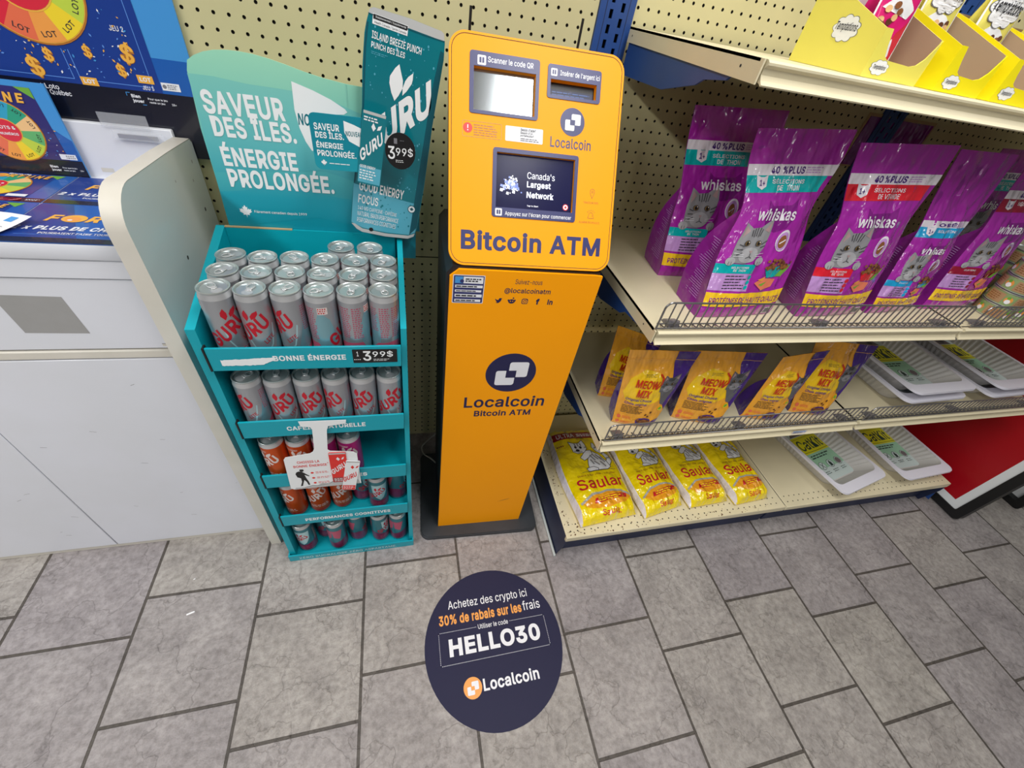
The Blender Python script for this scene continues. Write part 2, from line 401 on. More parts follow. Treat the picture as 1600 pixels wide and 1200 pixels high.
class Art:
    """prints outlines and lettering on a surface; fn(u, v, h) -> 3D point h above the surface"""
    def __init__(s, mb, fn, step=None, lay=0.0003): s.mb = mb; s.fn = fn; s.step = step; s.lay = lay
    def put(s, vs, fs, mt, layer, clip=None):
        tris = []
        for f in fs:
            for i in range(1, len(f) - 1): tris.append((f[0], f[i], f[i + 1]))
        vs = list(vs)
        if s.step:
            cache = {}
            def mid(a, b):
                k = (min(a, b), max(a, b))
                if k not in cache:
                    vs.append(((vs[a][0] + vs[b][0]) / 2, (vs[a][1] + vs[b][1]) / 2)); cache[k] = len(vs) - 1
                return cache[k]
            out = []; st = list(tris); g2 = s.step ** 2
            while st:
                a, b, c = st.pop()
                d = [(vs[p][0] - vs[q][0]) ** 2 + (vs[p][1] - vs[q][1]) ** 2 for p, q in ((a, b), (b, c), (c, a))]
                k = d.index(max(d))
                if d[k] <= g2: out.append((a, b, c)); continue
                if k == 0: m = mid(a, b); st += [(a, m, c), (m, b, c)]
                elif k == 1: m = mid(b, c); st += [(a, b, m), (a, m, c)]
                else: m = mid(c, a); st += [(a, b, m), (m, b, c)]
            tris = out
        if clip:
            x0, y0, x1, y1 = clip
            tris = [t for t in tris if all(x0 <= vs[i][0] <= x1 and y0 <= vs[i][1] <= y1 for i in t)]
        h = s.lay * layer
        s.mb.add([s.fn(p[0], p[1], h) for p in vs], tris, mt, bool(s.step))
    def poly(s, pts, mt, layer=1):
        tri = tessellate_polygon([[Vector((p[0], p[1], 0)) for p in pts]])
        s.put(pts, tri, mt, layer)
    def rect(s, x0, y0, x1, y1, mt, layer=1, r=0):
        s.poly(rrect(x0, y0, x1, y1, r) if r else [(x0, y0), (x1, y0), (x1, y1), (x0, y1)], mt, layer)
    def circle(s, cx, cy, r, mt, layer=1, ry=None, n=28): s.poly(arc(cx, cy, r, ry or r, 0, 2 * PI * (1 - 1 / n), n - 1), mt, layer)
    def stroke(s, pts, wd, mt, layer=1, closed=False):
        n = len(pts); V = []; F = []
        for i in range(n if closed else n - 1):
            a = Vector(pts[i]); b = Vector(pts[(i + 1) % n]); d = b - a
            if d.length < 1e-6: continue
            d.normalize(); p = Vector((-d.y, d.x)) * wd / 2; e = d * wd * 0.25; k = len(V)
            V += [a - e - p, b + e - p, b + e + p, a - e + p]; F.append((k, k + 1, k + 2, k + 3))
        sc = 1.0 / max(wd, 1e-5)      # unit stroke width keeps the merge well conditioned
        V, F = union2d([(q[0] * sc, q[1] * sc) for q in V], F)
        s.put([(q[0] / sc, q[1] / sc) for q in V], F, mt, layer)
    def text(s, tx, x0, y0, x1, y1, mt, layer=2, bold=0.02, shear=0.0, rot=0.0, clip=None, vrot=None, warp=None):
        """lettering stretched into the box x0..x1, y0..y1, turned about the box's lower left corner"""
        vs, fs, bb = text_mesh(tx, bold, shear)
        if not vs: return
        sx = (x1 - x0) / max(bb[2] - bb[0], 1e-6); sy = (y1 - y0) / max(bb[3] - bb[1], 1e-6)
        c, sn = math.cos(rot), math.sin(rot); out = []; vr = rot if vrot is None else vrot; vc, vs_ = math.cos(vr), math.sin(vr)
        for x, y in vs:
            a = (x - bb[0]) * sx; b = (y - bb[1]) * sy
            out.append((x0 + a * c - b * vs_, y0 + a * sn + b * vc))
        if warp: out = [warp(p) for p in out]
        s.put(out, fs, mt, layer, clip)
    def lines(s, x0, y0, x1, y1, n, mt, layer=2, seed=0, fill=0.5):
        """small print too fine to read: rows of short dashes"""
        rn = random.Random(seed); dy = (y1 - y0) / n
        for i in range(n):
            y = y1 - (i + 1) * dy + dy * (1 - fill) / 2; x = x0; end = x1 - rn.random() * 0.25 * (x1 - x0)
            while x < end:
                wl = min((x1 - x0) * (0.08 + 0.16 * rn.random()), end - x)
                s.rect(x, y, x + wl, y + dy * fill, mt, layer); x += wl + dy * 0.35
def plane(o, U, V):
    o, U, V = Vector(o), Vector(U).normalized(), Vector(V).normalized(); N = U.cross(V)
    return lambda u, v, h: o + U * u + V * v + N * h
def wallfr(x, y, z):  # upright plane facing the aisle (towards -y): u to the right, v up
    return lambda u, v, h: Vector((x + u, y - h, z + v))

# ------------------------------------------------------------------ floor
fl = MB(); fl.add([(-3, -8, 0), (4.5, -8, 0), (4.5, 1.2, 0), (-3, 1.2, 0)], [(0, 1, 2, 3)], 'slate_tile')
tag(fl.build('floor'), 'grey slate-look floor of square tiles laid in running bond', 'floor', kind='structure')

def prism_holes(mb, outer, holes, fr, h0, h1, mt, wall=None):
    """extruded plate with openings"""
    rings = [outer] + holes
    pts = [p for r in rings for p in r]
    bm = bmesh.new(); ed = []
    for r in rings:
        vv = [bm.verts.new((p[0], p[1], 0)) for p in r]; ed += [bm.edges.new((vv[i], vv[(i + 1) % len(vv)])) for i in range(len(vv))]
    bm.verts.index_update(); bmesh.ops.triangle_fill(bm, edges=ed, use_beauty=True)
    tri = [tuple(v.index for v in f.verts) for f in bm.faces]; bm.free()
    mb.add([fr(p[0], p[1], h1) for p in pts], tri, mt); mb.add([fr(p[0], p[1], h0) for p in pts], tri, mt)
    for r in rings:
        n = len(r)
        mb.add([fr(p[0], p[1], h0) for p in r] + [fr(p[0], p[1], h1) for p in r], [(i, (i + 1) % n, n + (i + 1) % n, n + i) for i in range(n)], wall or mt)

ce = MB(); ce.box((-3, -8, 2.85), (4.5, 0.34, 2.9), 'ceiling_white')
tag(ce.build('ceiling'), 'plain white store ceiling', 'ceiling', kind='structure')
wb = MB(); wb.box((-3, 0.34, 0), (4.5, 0.40, 2.9), 'cream_metal')
tag(wb.build('wall_back'), 'plain cream wall behind the shelving', 'wall', kind='structure')

# ------------------------------------------------------------------ gondola: pegboards, uprights, shelves
PEG_Y = 0.12
def pegboard(label, x0, x1, rows, z0, z1):
    mb = MB(); p = 0.0254; r = 0.0033; n = 8; th = 0.004
    k0 = math.ceil((x0 + 0.0925 + 0.006) / p); k1 = math.floor((x1 + 0.0925 - 0.006) / p)
    vs = []; fs = []; hv = []; hf = []
    xs = [-0.0925 + p * k for k in range(k0, k1 + 1)]
    rows = sorted(z for z in rows if z0 + 0.006 < z < z1 - 0.006)
    ex = [x0] + [(a + b) / 2 for a, b in zip(xs, xs[1:])] + [x1]; ez = [z0] + [(a + b) / 2 for a, b in zip(rows, rows[1:])] + [z1]
    for i, x in enumerate(xs):
        for j, z in enumerate(rows):
            o = len(vs)
            vs += [(ex[i], PEG_Y, ez[j]), (ex[i + 1], PEG_Y, ez[j]), (ex[i + 1], PEG_Y, ez[j + 1]), (ex[i], PEG_Y, ez[j + 1])]
            h = [(x + r * math.cos(2 * PI * (q + 0.5) / n), z + r * math.sin(2 * PI * (q + 0.5) / n)) for q in range(n)]
            vs += [(a, PEG_Y, b) for a, b in h]
            c = lambda q: o + 4 + q % n
            fs += [(o + 2, c(0), c(1)), (o + 2, c(1), c(2), o + 3), (o + 3, c(2), c(3)), (o + 3, c(3), c(4), o), (o, c(4), c(5)), (o, c(5), c(6), o + 1), (o + 1, c(6), c(7)), (o + 1, c(7), c(8), o + 2)]
            b = len(hv); hv += [(a, PEG_Y, q) for a, q in h] + [(a, PEG_Y + th, q) for a, q in h]
            hf += [(b + q, b + (q + 1) % n, b + n + (q + 1) % n, b + n + q) for q in range(n)]
    mb.add(vs, fs, 'cream_pegboard'); mb.add(hv, hf, 'dark_slot')
    mb.box((x0, PEG_Y + th, z0), (x1, PEG_Y + 0.012, z1), 'peg_hole_shade')  # dark sheet behind the holes, the cavity's shade put into its colour
    tag(mb.build('pegboard_panel'), label, 'pegboard', 'perforated back panels of the shelving')
up_rows = [0.8855 + 0.0251 * k for k in range(32)]; lo_rows = [0.8400 - 0.0248 * k for k in range(31)]
SEAM = 0.8625
for nm, x0, x1 in (('left of the blue slotted upright, behind the teal display', -0.86, 0.2745), ('right of the blue slotted upright, behind the pet food', 0.3575, 1.189), ('at the far right end behind the litter pans', 1.272, 2.17)):
    pegboard('upper cream perforated board ' + nm, x0, x1, up_rows, SEAM + 0.0015, 1.66)
    pegboard('lower cream perforated board ' + nm, x0, x1, lo_rows, 0.075, SEAM - 0.0015)

def upright(x, label):
    t = T('shelf_upright', label, 'shelf upright', (x, PEG_Y + 0.02, 0), group='slotted steel uprights of the shelving')
    mb = MB(); hw = 0.0405; y = PEG_Y - 0.006
    slots = []
    for s in (-1, 1):
        off = 0.0 if s < 0 else 0.0127
        z = 0.2 + off
        while z < 1.64:
            slots.append((x + s * 0.0125, z)); z += 0.0254
    # face with real slots in two columns
    fr = lambda u, v, h: Vector((u, y - h, v))
    for (a, b) in ((x - hw, x - 0.0165), (x - 0.0085, x + 0.0085), (x + 0.0165, x + hw)): mb.prism([(a, 0), (b, 0), (b, 1.66), (a, 1.66)], fr, -0.004, 0, 'blue_steel')
    for s in (-1, 1):
        c = x + s * 0.0125; zs = sorted(z for q, z in slots if q == c); prev = 0.0
        for z in zs + [1.66 + 0.0075]:
            top = min(z - 0.0075, 1.66)
            mb.prism([(c - 0.0041, prev), (c + 0.0041, prev), (c + 0.0041, top), (c - 0.0041, top)], fr, -0.004, 0, 'blue_steel'); prev = z + 0.0075
    for e in (-1, 1): mb.box((x + e * hw, y + 0.004, 0), (x + e * (hw - 0.004), y + 0.035, 1.66), 'blue_steel')
    for e in (-0.026, 0.026): mb.box((x + e - 0.0006, y - 0.0006, 0.0), (x + e + 0.0006, y, 1.66), 'navy_steel')
    t.part(mb, 'post')
    b = MB(); b.box((x - hw + 0.004, y + 0.02, 0), (x + hw - 0.004, y + 0.034, 1.66), 'dark_slot'); t.part(b, 'channel_back')
    return t
upright(0.316, 'blue slotted steel upright just right of the orange kiosk')
upright(1.2305, 'blue slotted steel upright behind the purple cat food bags')
upright(2.21, 'blue slotted steel upright at the far right end of the shelving')

def lip_profile(yf, z, h):
    return [(yf + 0.016, z), (yf + 0.003, z), (yf - 0.001, z - 0.003), (yf - 0.001, z - 0.006), (yf + 0.004, z - 0.010), (yf + 0.005, z - h * 0.6), (yf + 0.001, z - h + 0.006), (yf - 0.004, z - h + 0.001), (yf - 0.003, z - h - 0.001), (yf + 0.002, z - h + 0.002), (yf + 0.016, z - h + 0.004)]
def shelf(label, x0, x1, yf, z, h=0.03, yb=0.10, holes=True, bracket=True, bh=0.06, price=None):
    t = T('gondola_shelf', label, 'shelf', ((x0 + x1) / 2, (yf + yb) / 2, z - h), group='cream metal shelves of the pet food shelving')
    d = MB(); d.box((x0, yf + 0.012, z - 0.004), (x1, yb, z), 'cream_metal')
    if holes:
        a = Art(d, lambda u, v, hh: Vector((u, v, z + hh)), lay=0.0003); x = x0 + 0.03
        while x < x1 - 0.02:
            for k in range(holes if holes is not True else 1): a.circle(x, yf + 0.03 + 0.022 * k, 0.0026, 'dark_slot', 1, n=8)
            x += 0.0254
    t.part(d, 'deck')
    l = MB(); l.prism(lip_profile(yf, z, h), lambda u, v, hh: Vector((hh, u, v)), x0 + 0.006, x1 - 0.001, 'cream_metal', smooth=False)
    t.part(l, 'price_rail')
    for x, dx in ((x0, 0.003), (x1, -0.003)):
        e = MB(); e.prism([(yf + 0.004, z), (yb, z), (yb, z - h + 0.004), (yf + 0.004, z - h)], lambda u, v, hh: Vector((hh, u, v)), x, x + dx, 'cream_metal')
        if dx > 0:
            k = Art(e, lambda u, v, hh: Vector((x - hh, -u, v))); k.circle(-(yf + 0.05), z - 0.014, 0.0022, 'gap_dark', 1, n=10); k.circle(-(yb - 0.02), z - 0.014, 0.002, 'gap_dark', 1, n=10)
        t.part(e, 'end_flange')
        if bracket:
            b = MB(); b.prism([(yb, z - 0.008), (yf + 0.07, z - h + 0.002), (yf + 0.08, z - h - 0.006), (yf + 0.14, z - h - 0.014), (yf + 0.16, z - h - bh * 0.5), (yf + 0.27, z - h - bh), (yb, z - h - bh - 0.004)], lambda u, v, hh: Vector((hh, u, v)), x + 2 * dx, x + 3.2 * dx, 'blue_steel')
            t.part(b, 'bracket')
    if price:
        p = MB(); a = Art(p, lambda u, v, hh: Vector((u, yf - 0.0018 - hh, v))); a.rect(price, z - h + 0.004, price + 0.055, z - h + 0.018, 'bag_white', 1); a.rect(price + 0.001, z - h + 0.013, price + 0.05, z - h + 0.0165, 'lotto_sky', 2); a.lines(price + 0.004, z - h + 0.006, price + 0.05, z - h + 0.012, 2, 'ink_grey', 2); t.part(p, 'price_label')
    return t
X0, XM, X1 = 0.350, 1.268, 2.185
shelf('top cream shelf carrying the yellow treat boxes', X0, X1 + 0.2, -0.368, 1.431, holes=False, bh=0.05)
shelf('cream shelf under the purple cat food bags', X0, XM - 0.002, -0.405, 0.984)
shelf('cream shelf under the stacked cat food tins', XM + 0.002, X1, -0.405, 0.984)
shelf('cream shelf under the orange cat food pouches', X0, XM - 0.002, -0.397, 0.6036, price=1.01)
shelf('cream shelf under the two stacks of litter pans', XM + 0.002, X1, -0.397, 0.6036)

def base_unit(label, x0, x1, left):
    t = T('base_shelf', label, 'shelf', ((x0 + x1) / 2, -0.15, 0), group='base decks of the pet food shelving')
    z = 0.159; yf = -0.444
    d = MB(); d.box((x0, yf, z - 0.004), (x1, 0.10, z), 'cream_metal', 0.0015, 1)
    d.box((x0, yf, z - 0.026), (x1, yf + 0.012, z - 0.003), 'cream_metal', 0.002, 1)
    a = Art(d, lambda u, v, hh: Vector((u, v, z + hh))); x = x0 + 0.02
    while x < x1 - 0.015:
        for k in (0.022, 0.046): a.circle(x, yf + k, 0.0026, 'dark_slot', 1, n=8)
        x += 0.0254
    if left:
        rn = random.Random(4)
        for i in range(150):   # rust flecks on the worn front and left edge
            if rn.random() < 0.55: u = x0 + 0.005 + abs(rn.gauss(0, 0.03)); v = yf + rn.random() * 0.45
            else: u = x0 + rn.random() * 0.9; v = yf + 0.004 + abs(rn.gauss(0, 0.012))
            rr = 0.0012 + 0.0022 * rn.random() ** 2
            if u < x1 - 0.01: a.poly([(u + rr * (0.6 + 0.7 * rn.random()) * math.cos(q), v + rr * (0.6 + 0.7 * rn.random()) * math.sin(q)) for q in [k * PI / 4 for k in range(8)]], 'rust', 1)
    t.part(d, 'deck')
    k = MB(); k.box((x0 + 0.004, yf + 0.035, 0), (x1 - 0.003, yf + 0.05, z - 0.026), 'navy_steel', 0.002, 1); t.part(k, 'kick_plate')
    for x, s in ((x0, 1), (x1, -1)):
        outer = (s > 0) == left
        e = MB(); e.prism([(yf + 0.02, 0.0), (0.10, 0.0), (0.10, z - 0.005), (yf + 0.002, z - 0.005), (yf + 0.002, 0.10)] if outer else [(yf + 0.052, 0.0), (0.10, 0.0), (0.10, z - 0.005), (yf + 0.052, z - 0.005)], lambda u, v, hh: Vector((hh, u, v)), x + 0.001 * s, x + 0.005 * s, 'navy_steel')
        t.part(e, 'end_plate')
    if left:
        f = MB(); f.box((x0 - 0.010, yf + 0.01, 0.0), (x0 - 0.002, 0.10, 0.012), 'grey_laminate', 0.002, 1); t.part(f, 'floor_channel')
    else:
        g = MB(); g.prism([(yf + 0.0, 0.03), (yf + 0.25, 0.03), (yf + 0.25, 0.13), (yf + 0.02, 0.155)] , lambda u, v, hh: Vector((hh, u, v)), x1 + 0.002, x1 + 0.006, 'blue_steel')
        t.part(g, 'end_bracket')
base_unit('rust-flecked cream base shelf under the yellow litter bags', X0, XM - 0.002, True)
base_unit('clean cream base shelf under the two single litter pans', XM + 0.002, X1, False)

def fence(label, x0, x1, y, z, h=0.066):
    t = T('wire_fence', label, 'wire fence', ((x0 + x1) / 2, y, z), group='wire product stops along the shelf fronts')
    m = MB(); r = 0.0016; c = 0.014
    top = [(x0, y, z + 0.003)] + [(x0 + c - c * math.cos(a), y, z + h - c + c * math.sin(a)) for a in [PI / 2 * i / 5 for i in range(6)]] + [(x1 - c + c * math.sin(a), y, z + h - c + c * math.cos(a)) for a in [PI / 2 * i / 5 for i in range(6)]] + [(x1, y, z + 0.003)]
    m.tube(top, 0.0021, 'wire', 8); t.part(m, 'rail')
    b = MB(); b.tube([(x0, y - 0.002, z + 0.006), (x1, y - 0.002, z + 0.006)], r, 'wire', 6); b.tube([(x0, y + 0.003, z + 0.014), (x1, y + 0.003, z + 0.014)], r, 'wire', 6)
    n = int((x1 - x0) / 0.0192)
    for i in range(1, n):
        x = x0 + (x1 - x0) * i / n
        b.tube([(x, y - 0.001, z + h), (x, y, z + 0.006), (x, y + 0.016, z + 0.0025)], r, 'wire', 6)
    t.part(b, 'grid')
    for x in (x0 + 0.045, (x0 + x1) / 2, x1 - 0.05):
        k = MB(); k.prism([(y + 0.004, z + 0.0005), (y + 0.036, z + 0.0005), (y + 0.030, z + 0.008), (y + 0.010, z + 0.016)], lambda u, v, hh: Vector((hh, u, v)), x - 0.013, x + 0.013, 'plastic_clip'); t.part(k, 'clip')
fence('wire fence in front of the purple cat food bags', 0.352, 1.248, -0.396, 0.984)
fence('wire fence in front of the stacked cat food tins', 1.298, 2.17, -0.396, 0.984)
fence('wire fence in front of the orange cat food pouches', 0.362, 1.262, -0.388, 0.6036)
fence('wire fence in front of the stacked litter pans', 1.290, 2.17, -0.388, 0.6036, 0.061)
c = MB(); c.box((1.15, PEG_Y - 0.004, 1.22), (1.40, PEG_Y - 0.0025, 1.345), 'purple_dark'); c.box((1.142, PEG_Y - 0.0024, 1.215), (1.408, PEG_Y - 0.001, 1.353), 'kraft')
tag(c.build('hanging_card'), 'dark purple card on the pegboard above the purple bags', 'card')

# ------------------------------------------------------------------ round floor sticker
def localcoin(a, cx, cy, r, disc, mark, L=1):
    """a disc with two overlapping rounded squares around a small square gap"""
    a.circle(cx, cy, r, disc, L, n=40)
    q = lambda pts: [(cx + x * r, cy + y * r) for x, y in pts]
    a.poly(q(rrect(-0.10, -0.20, 0.66, 0.57, 0.1, 3)), mark, L + 1); a.poly(q(rrect(-0.60, -0.62, 0.17, 0.14, 0.1, 3)), mark, L + 2)
    a.poly(q([(-0.2, -0.22), (0.2, -0.22), (0.2, 0.15), (-0.2, 0.15)]), disc, L + 3)
sx, sy = 0.0825, -0.6628
mb = MB(); mb.prism(arc(sx, sy, 0.2115, 0.2165, 0, 2 * PI * 63 / 64, 63), lambda u, v, h: Vector((u, v, h)), 0.0, 0.0009, 'sticker_navy')
a = Art(mb, lambda u, v, h: Vector((sx + u, sy + v, 0.0009 + h)), lay=0.00015)
a.text('Achetez des crypto ici', -0.131, 0.107, 0.131, 0.139, 'sticker_white', 2, 0.004)
a.text('30% de rabais sur les', -0.163, 0.069, 0.103, 0.099, 'orange_print', 2, 0.03)
a.text('frais', 0.108, 0.072, 0.166, 0.101, 'sticker_white', 2, 0.006)
a.text('Utiliser le code', -0.045, 0.043, 0.051, 0.057, 'sticker_white', 2, 0.005)
def dots(x0, y0, x1, y1):
    n = int(math.hypot(x1 - x0, y1 - y0) / 0.0046)
    for i in range(n + 1): a.circle(x0 + (x1 - x0) * i / n, y0 + (y1 - y0) * i / n, 0.0011, 'sticker_white', 1, n=6)
dots(-0.167, 0.050, -0.052, 0.050); dots(0.058, 0.050, 0.170, 0.050); dots(-0.167, -0.037, 0.170, -0.037); dots(-0.167, -0.037, -0.167, 0.050); dots(0.170, -0.037, 0.170, 0.050)
a.text('HELLO30', -0.139, -0.018, 0.146, 0.030, 'sticker_white', 2, 0.035)
localcoin(a, -0.083, -0.103, 0.0265, 'orange_print', 'sticker_white', 1)
a.text('Localcoin', -0.0525, -0.117, 0.1145, -0.086, 'sticker_white', 2, 0.022)
tag(mb.build('floor_sticker'), 'round navy floor sticker reading HELLO30 in white', 'sticker')

# small litter on the tiles
rn = random.Random(3)
for nm, x, y, l, wd, rz, lab in (('paper_scrap', -0.785, -0.437, 0.021, 0.005, 0.3, 'tiny white paper scrap on the tiles left of the teal display'), ('paper_scrap', -0.803, -0.336, 0.006, 0.003, 0.6, 'tiny white crumb near the foot of the white counter'), ):
    k = MB(); k.box((-l / 2, -wd / 2, 0), (l / 2, wd / 2, 0.0025), 'white_paper', 0.001, 1); o = k.build(nm); o.location = (x, y, 0.0); o.rotation_euler = (0, 0, rz); tag(o, lab, 'paper scrap')

# ------------------------------------------------------------------ orange kiosk
t = T('bitcoin_kiosk', 'tall orange cash machine reading Bitcoin ATM on a black base plate', 'kiosk', (0.095, -0.13, 0), R(-2.4))
yb = R(-2.7); Ub = Vector((math.cos(yb), math.sin(yb), 0)); Vb = Vector((-math.sin(yb), math.cos(yb), 0)); Ob = Vector((-0.119, -0.308, 0))
b = MB(); b.prism(rrect(0, 0, 0.424, 0.37, 0.028), lambda u, v, h: Ob + Ub * u + Vb * v + Vector((0, 0, h)), 0, 0.013, 'atm_base', smooth=True)
b.prism(rrect(0.003, 0.003, 0.421, 0.367, 0.026), lambda u, v, h: Ob + Ub * u + Vb * v + Vector((0, 0, h)), 0.013, 0.016, 'atm_base', smooth=True)
t.part(b, 'base_plate')
yp = R(-2.0); A = Vector((-0.056, -0.269, 0.016)); Up = Vector((math.cos(yp), math.sin(yp), 0)); Np = Vector((math.sin(yp), -math.cos(yp), 0))
ped = lambda u, v, h: A + Up * u + Vector((0, 0, v)) + Np * h
p = MB(); out = [(-0.001, 0), (0.298, 0.0), (0.317, 1.022), (0.300, 1.0235), (0.012, 1.0235), (-0.0055, 1.008)]
p.prism(out, ped, -0.006, 0, 'atm_orange')
a = Art(p, ped, lay=0.0003)
a.text('Suivez-nous', 0.129, 0.9965, 0.187, 1.008, 'atm_navy_shaded', 1, 0.0)
a.text('@localcoinatm', 0.109, 0.9725, 0.2095, 0.987, 'atm_navy_shaded', 1, 0.012)
ic = 'atm_navy_shaded'
bird = [(0.000, 0.30), (0.16, 0.2), (0.34, 0.26), (0.2, 0.36), (0.12, 0.44), (0.22, 0.44), (0.06, 0.56), (0.02, 0.74), (0.24, 0.58), (0.46, 0.56), (0.5, 0.74), (0.62, 0.84), (0.76, 0.8), (0.92, 0.82), (0.84, 0.68), (0.8, 0.5), (0.66, 0.28), (0.46, 0.14), (0.24, 0.14)]
a.poly([(0.091 + x * 0.017, 0.947 + y * 0.018) for x, y in bird], ic, 1)
a.circle(0.1275, 0.9545, 0.0072, ic, 1, 0.0052); a.circle(0.1305, 0.9628, 0.0018, ic, 1); a.circle(0.1205, 0.9572, 0.002, ic, 1); a.circle(0.1345, 0.9572, 0.002, ic, 1); a.circle(0.1250, 0.9552, 0.0012, 'atm_orange', 2); a.circle(0.1300, 0.9552, 0.0012, 'atm_orange', 2)
a.rect(0.1495, 0.9490, 0.1635, 0.9625, ic, 1, 0.004); a.rect(0.1512, 0.9507, 0.1618, 0.9608, 'atm_orange', 2, 0.003); a.circle(0.1565, 0.9557, 0.0036, ic, 3); a.circle(0.1565, 0.9557, 0.0022, 'atm_orange', 4); a.circle(0.1603, 0.9595, 0.0008, ic, 3)
a.text('f', 0.1815, 0.9485, 0.1890, 0.9635, ic, 1, 0.04); a.text('in', 0.2075, 0.9490, 0.2195, 0.9625, ic, 1, 0.03)
localcoin(a, 0.1575, 0.7465, 0.064, ic, 'sticker_white', 1)
a.text('Localcoin', 0.048, 0.6245, 0.2655, 0.6650, ic, 1, 0.02)
a.text('Bitcoin ATM', 0.0775, 0.5895, 0.2340, 0.6125, ic, 1, 0.024)
for i in range(5): a.stroke([(0.20 + 0.004 * i, 0.138 + 0.002 * i), (0.235 + 0.002 * i, 0.150 + 0.001 * i)], 0.0006, 'gold_dark', 1)
a.rect(0.001, 0.9470, 0.0655, 1.0125, 'sticker_white', 1, 0.002); a.rect(0.0025, 0.9487, 0.064, 1.011, 'atm_navy', 2, 0.002)
for y0, y1, x1 in ((0.951, 0.957, 0.060), (0.962, 0.969, 0.062), (0.974, 0.979, 0.060), (0.984, 0.990, 0.062)): a.rect(0.006, y0, x1, y1, 'sticker_white', 3); a.lines(0.008, y0 + 0.001, x1 - 0.004, y1 - 0.001, 1, 'ink', 4, 5, 0.7)
a.rect(0.022, 0.994, 0.062, 1.009, 'sticker_white', 3); a.rect(0.005, 0.994, 0.021, 1.009, 'lotto_sky', 3); a.circle(0.019, 0.999, 0.004, 'atm_navy', 4); a.lines(0.026, 0.997, 0.060, 1.006, 2, 'ink', 4, 8, 0.6)
t.part(p, 'pedestal_front')
p = MB(); p.prism([(0.002, 0), (0.295, 0), (0.318, 1.0), (0.312, 1.028), (0.0, 1.028), (-0.0125, 1.012), (-0.0125, 0.985)], ped, -0.285, -0.006, 'atm_black'); t.part(p, 'pedestal_body')
# head
HO = Vector((-0.06439, -0.26177, 1.04599)); HU = Vector((0.99875, -0.04916, 0.00927)).normalized(); HV = Vector((0.01769, 0.52024, 0.85384)); HV = (HV - HU * HV.dot(HU)).normalized()
head = plane(HO, HU, HV); HW, HH = 0.335, 0.3985
wins = [(0.0442, 0.2748, 0.1598, 0.3456), (0.1884, 0.3164, 0.2800, 0.3425), (0.0900, 0.1112, 0.2462, 0.2086)]
holes = [[(x0, y0), (x1, y0), (x1, y1), (x0, y1)] for x0, y0, x1, y1 in wins]
p = MB(); prism_holes(p, rrect(0, 0, HW, HH, 0.03, 10), holes, head, -0.012, 0, 'atm_orange')
a = Art(p, head, lay=0.0003)
rim = rrect(0.0045, 0.0045, HW - 0.0045, HH - 0.0045, 0.026, 10); a.stroke(rim, 0.0010, 'gap_dark', 1, True)
for (x0, y0, x1, y1), wi in zip(((0.0368, 0.2690, 0.1664, 0.3693), (0.1822, 0.3108, 0.2885, 0.3668), (0.0826, 0.0932, 0.2530, 0.2162)), holes):
    prism_holes(p, rrect(x0, y0, x1, y1, 0.005, 4), [wi], head, 0.0002, 0.0014, 'atm_navy', 'atm_navy')
b2 = Art(p, lambda u, v, h: head(u, v, 0.0014 + h), lay=0.0003)
def icon(x, y, s):
    b2.rect(x, y, x + s, y + s, 'sticker_white', 1, 0.002); b2.rect(x + s * 0.22, y + s * 0.22, x + s * 0.78, y + s * 0.78, 'atm_navy', 2, 0.0008); b2.rect(x + s * 0.46, y + s * 0.1, x + s * 0.54, y + s * 0.9, 'sticker_white', 3)
icon(0.0505, 0.3475, 0.0155); b2.text('Scanner le code QR', 0.0695, 0.3525, 0.1540, 0.3625, 'sticker_white', 1, 0.012)
icon(0.1880, 0.3475, 0.0125); b2.text("Insérer de l'argent ici", 0.2060, 0.3475, 0.2850, 0.3585, 'sticker_white', 1, 0.012)
icon(0.0890, 0.0955, 0.0135); b2.text("Appuyez sur l'écran pour commencer", 0.1085, 0.0955, 0.2445, 0.1048, 'sticker_white', 1, 0.012)
localcoin(a, 0.2360, 0.2745, 0.0247, 'atm_navy', 'sticker_white', 1)
a.text('Localcoin', 0.1935, 0.2275, 0.2765, 0.2465, 'atm_navy', 1, 0.012)
a.stroke(rrect(0.0250, 0.2295, 0.0978, 0.2555, 0.002, 3), 0.0007, 'kraft', 1, True)
a.circle(0.0345, 0.2440, 0.0085, 'alert_red', 1); a.rect(0.0336, 0.2430, 0.0354, 0.2490, 'sticker_white', 2); a.circle(0.0345, 0.2402, 0.0011, 'sticker_white', 2, n=8)
a.lines(0.0455, 0.2315, 0.0950, 0.2520, 5, 'gold_dark', 1, 2, 0.45)
a.rect(0.1052, 0.2294, 0.1781, 0.2552, 'sticker_white', 1, 0.002)
a.text("Besoin d'aide?", 0.1345, 0.2485, 0.1640, 0.2535, 'ink', 2, 0.01); a.text("Besoin d'un", 0.1345, 0.2437, 0.1580, 0.2480, 'ink', 2, 0.01); a.text('portefeuille?', 0.1345, 0.2385, 0.1605, 0.2430, 'ink', 2, 0.01); a.lines(0.1345, 0.2310, 0.1750, 0.2372, 2, 'ink_grey', 2, 6)
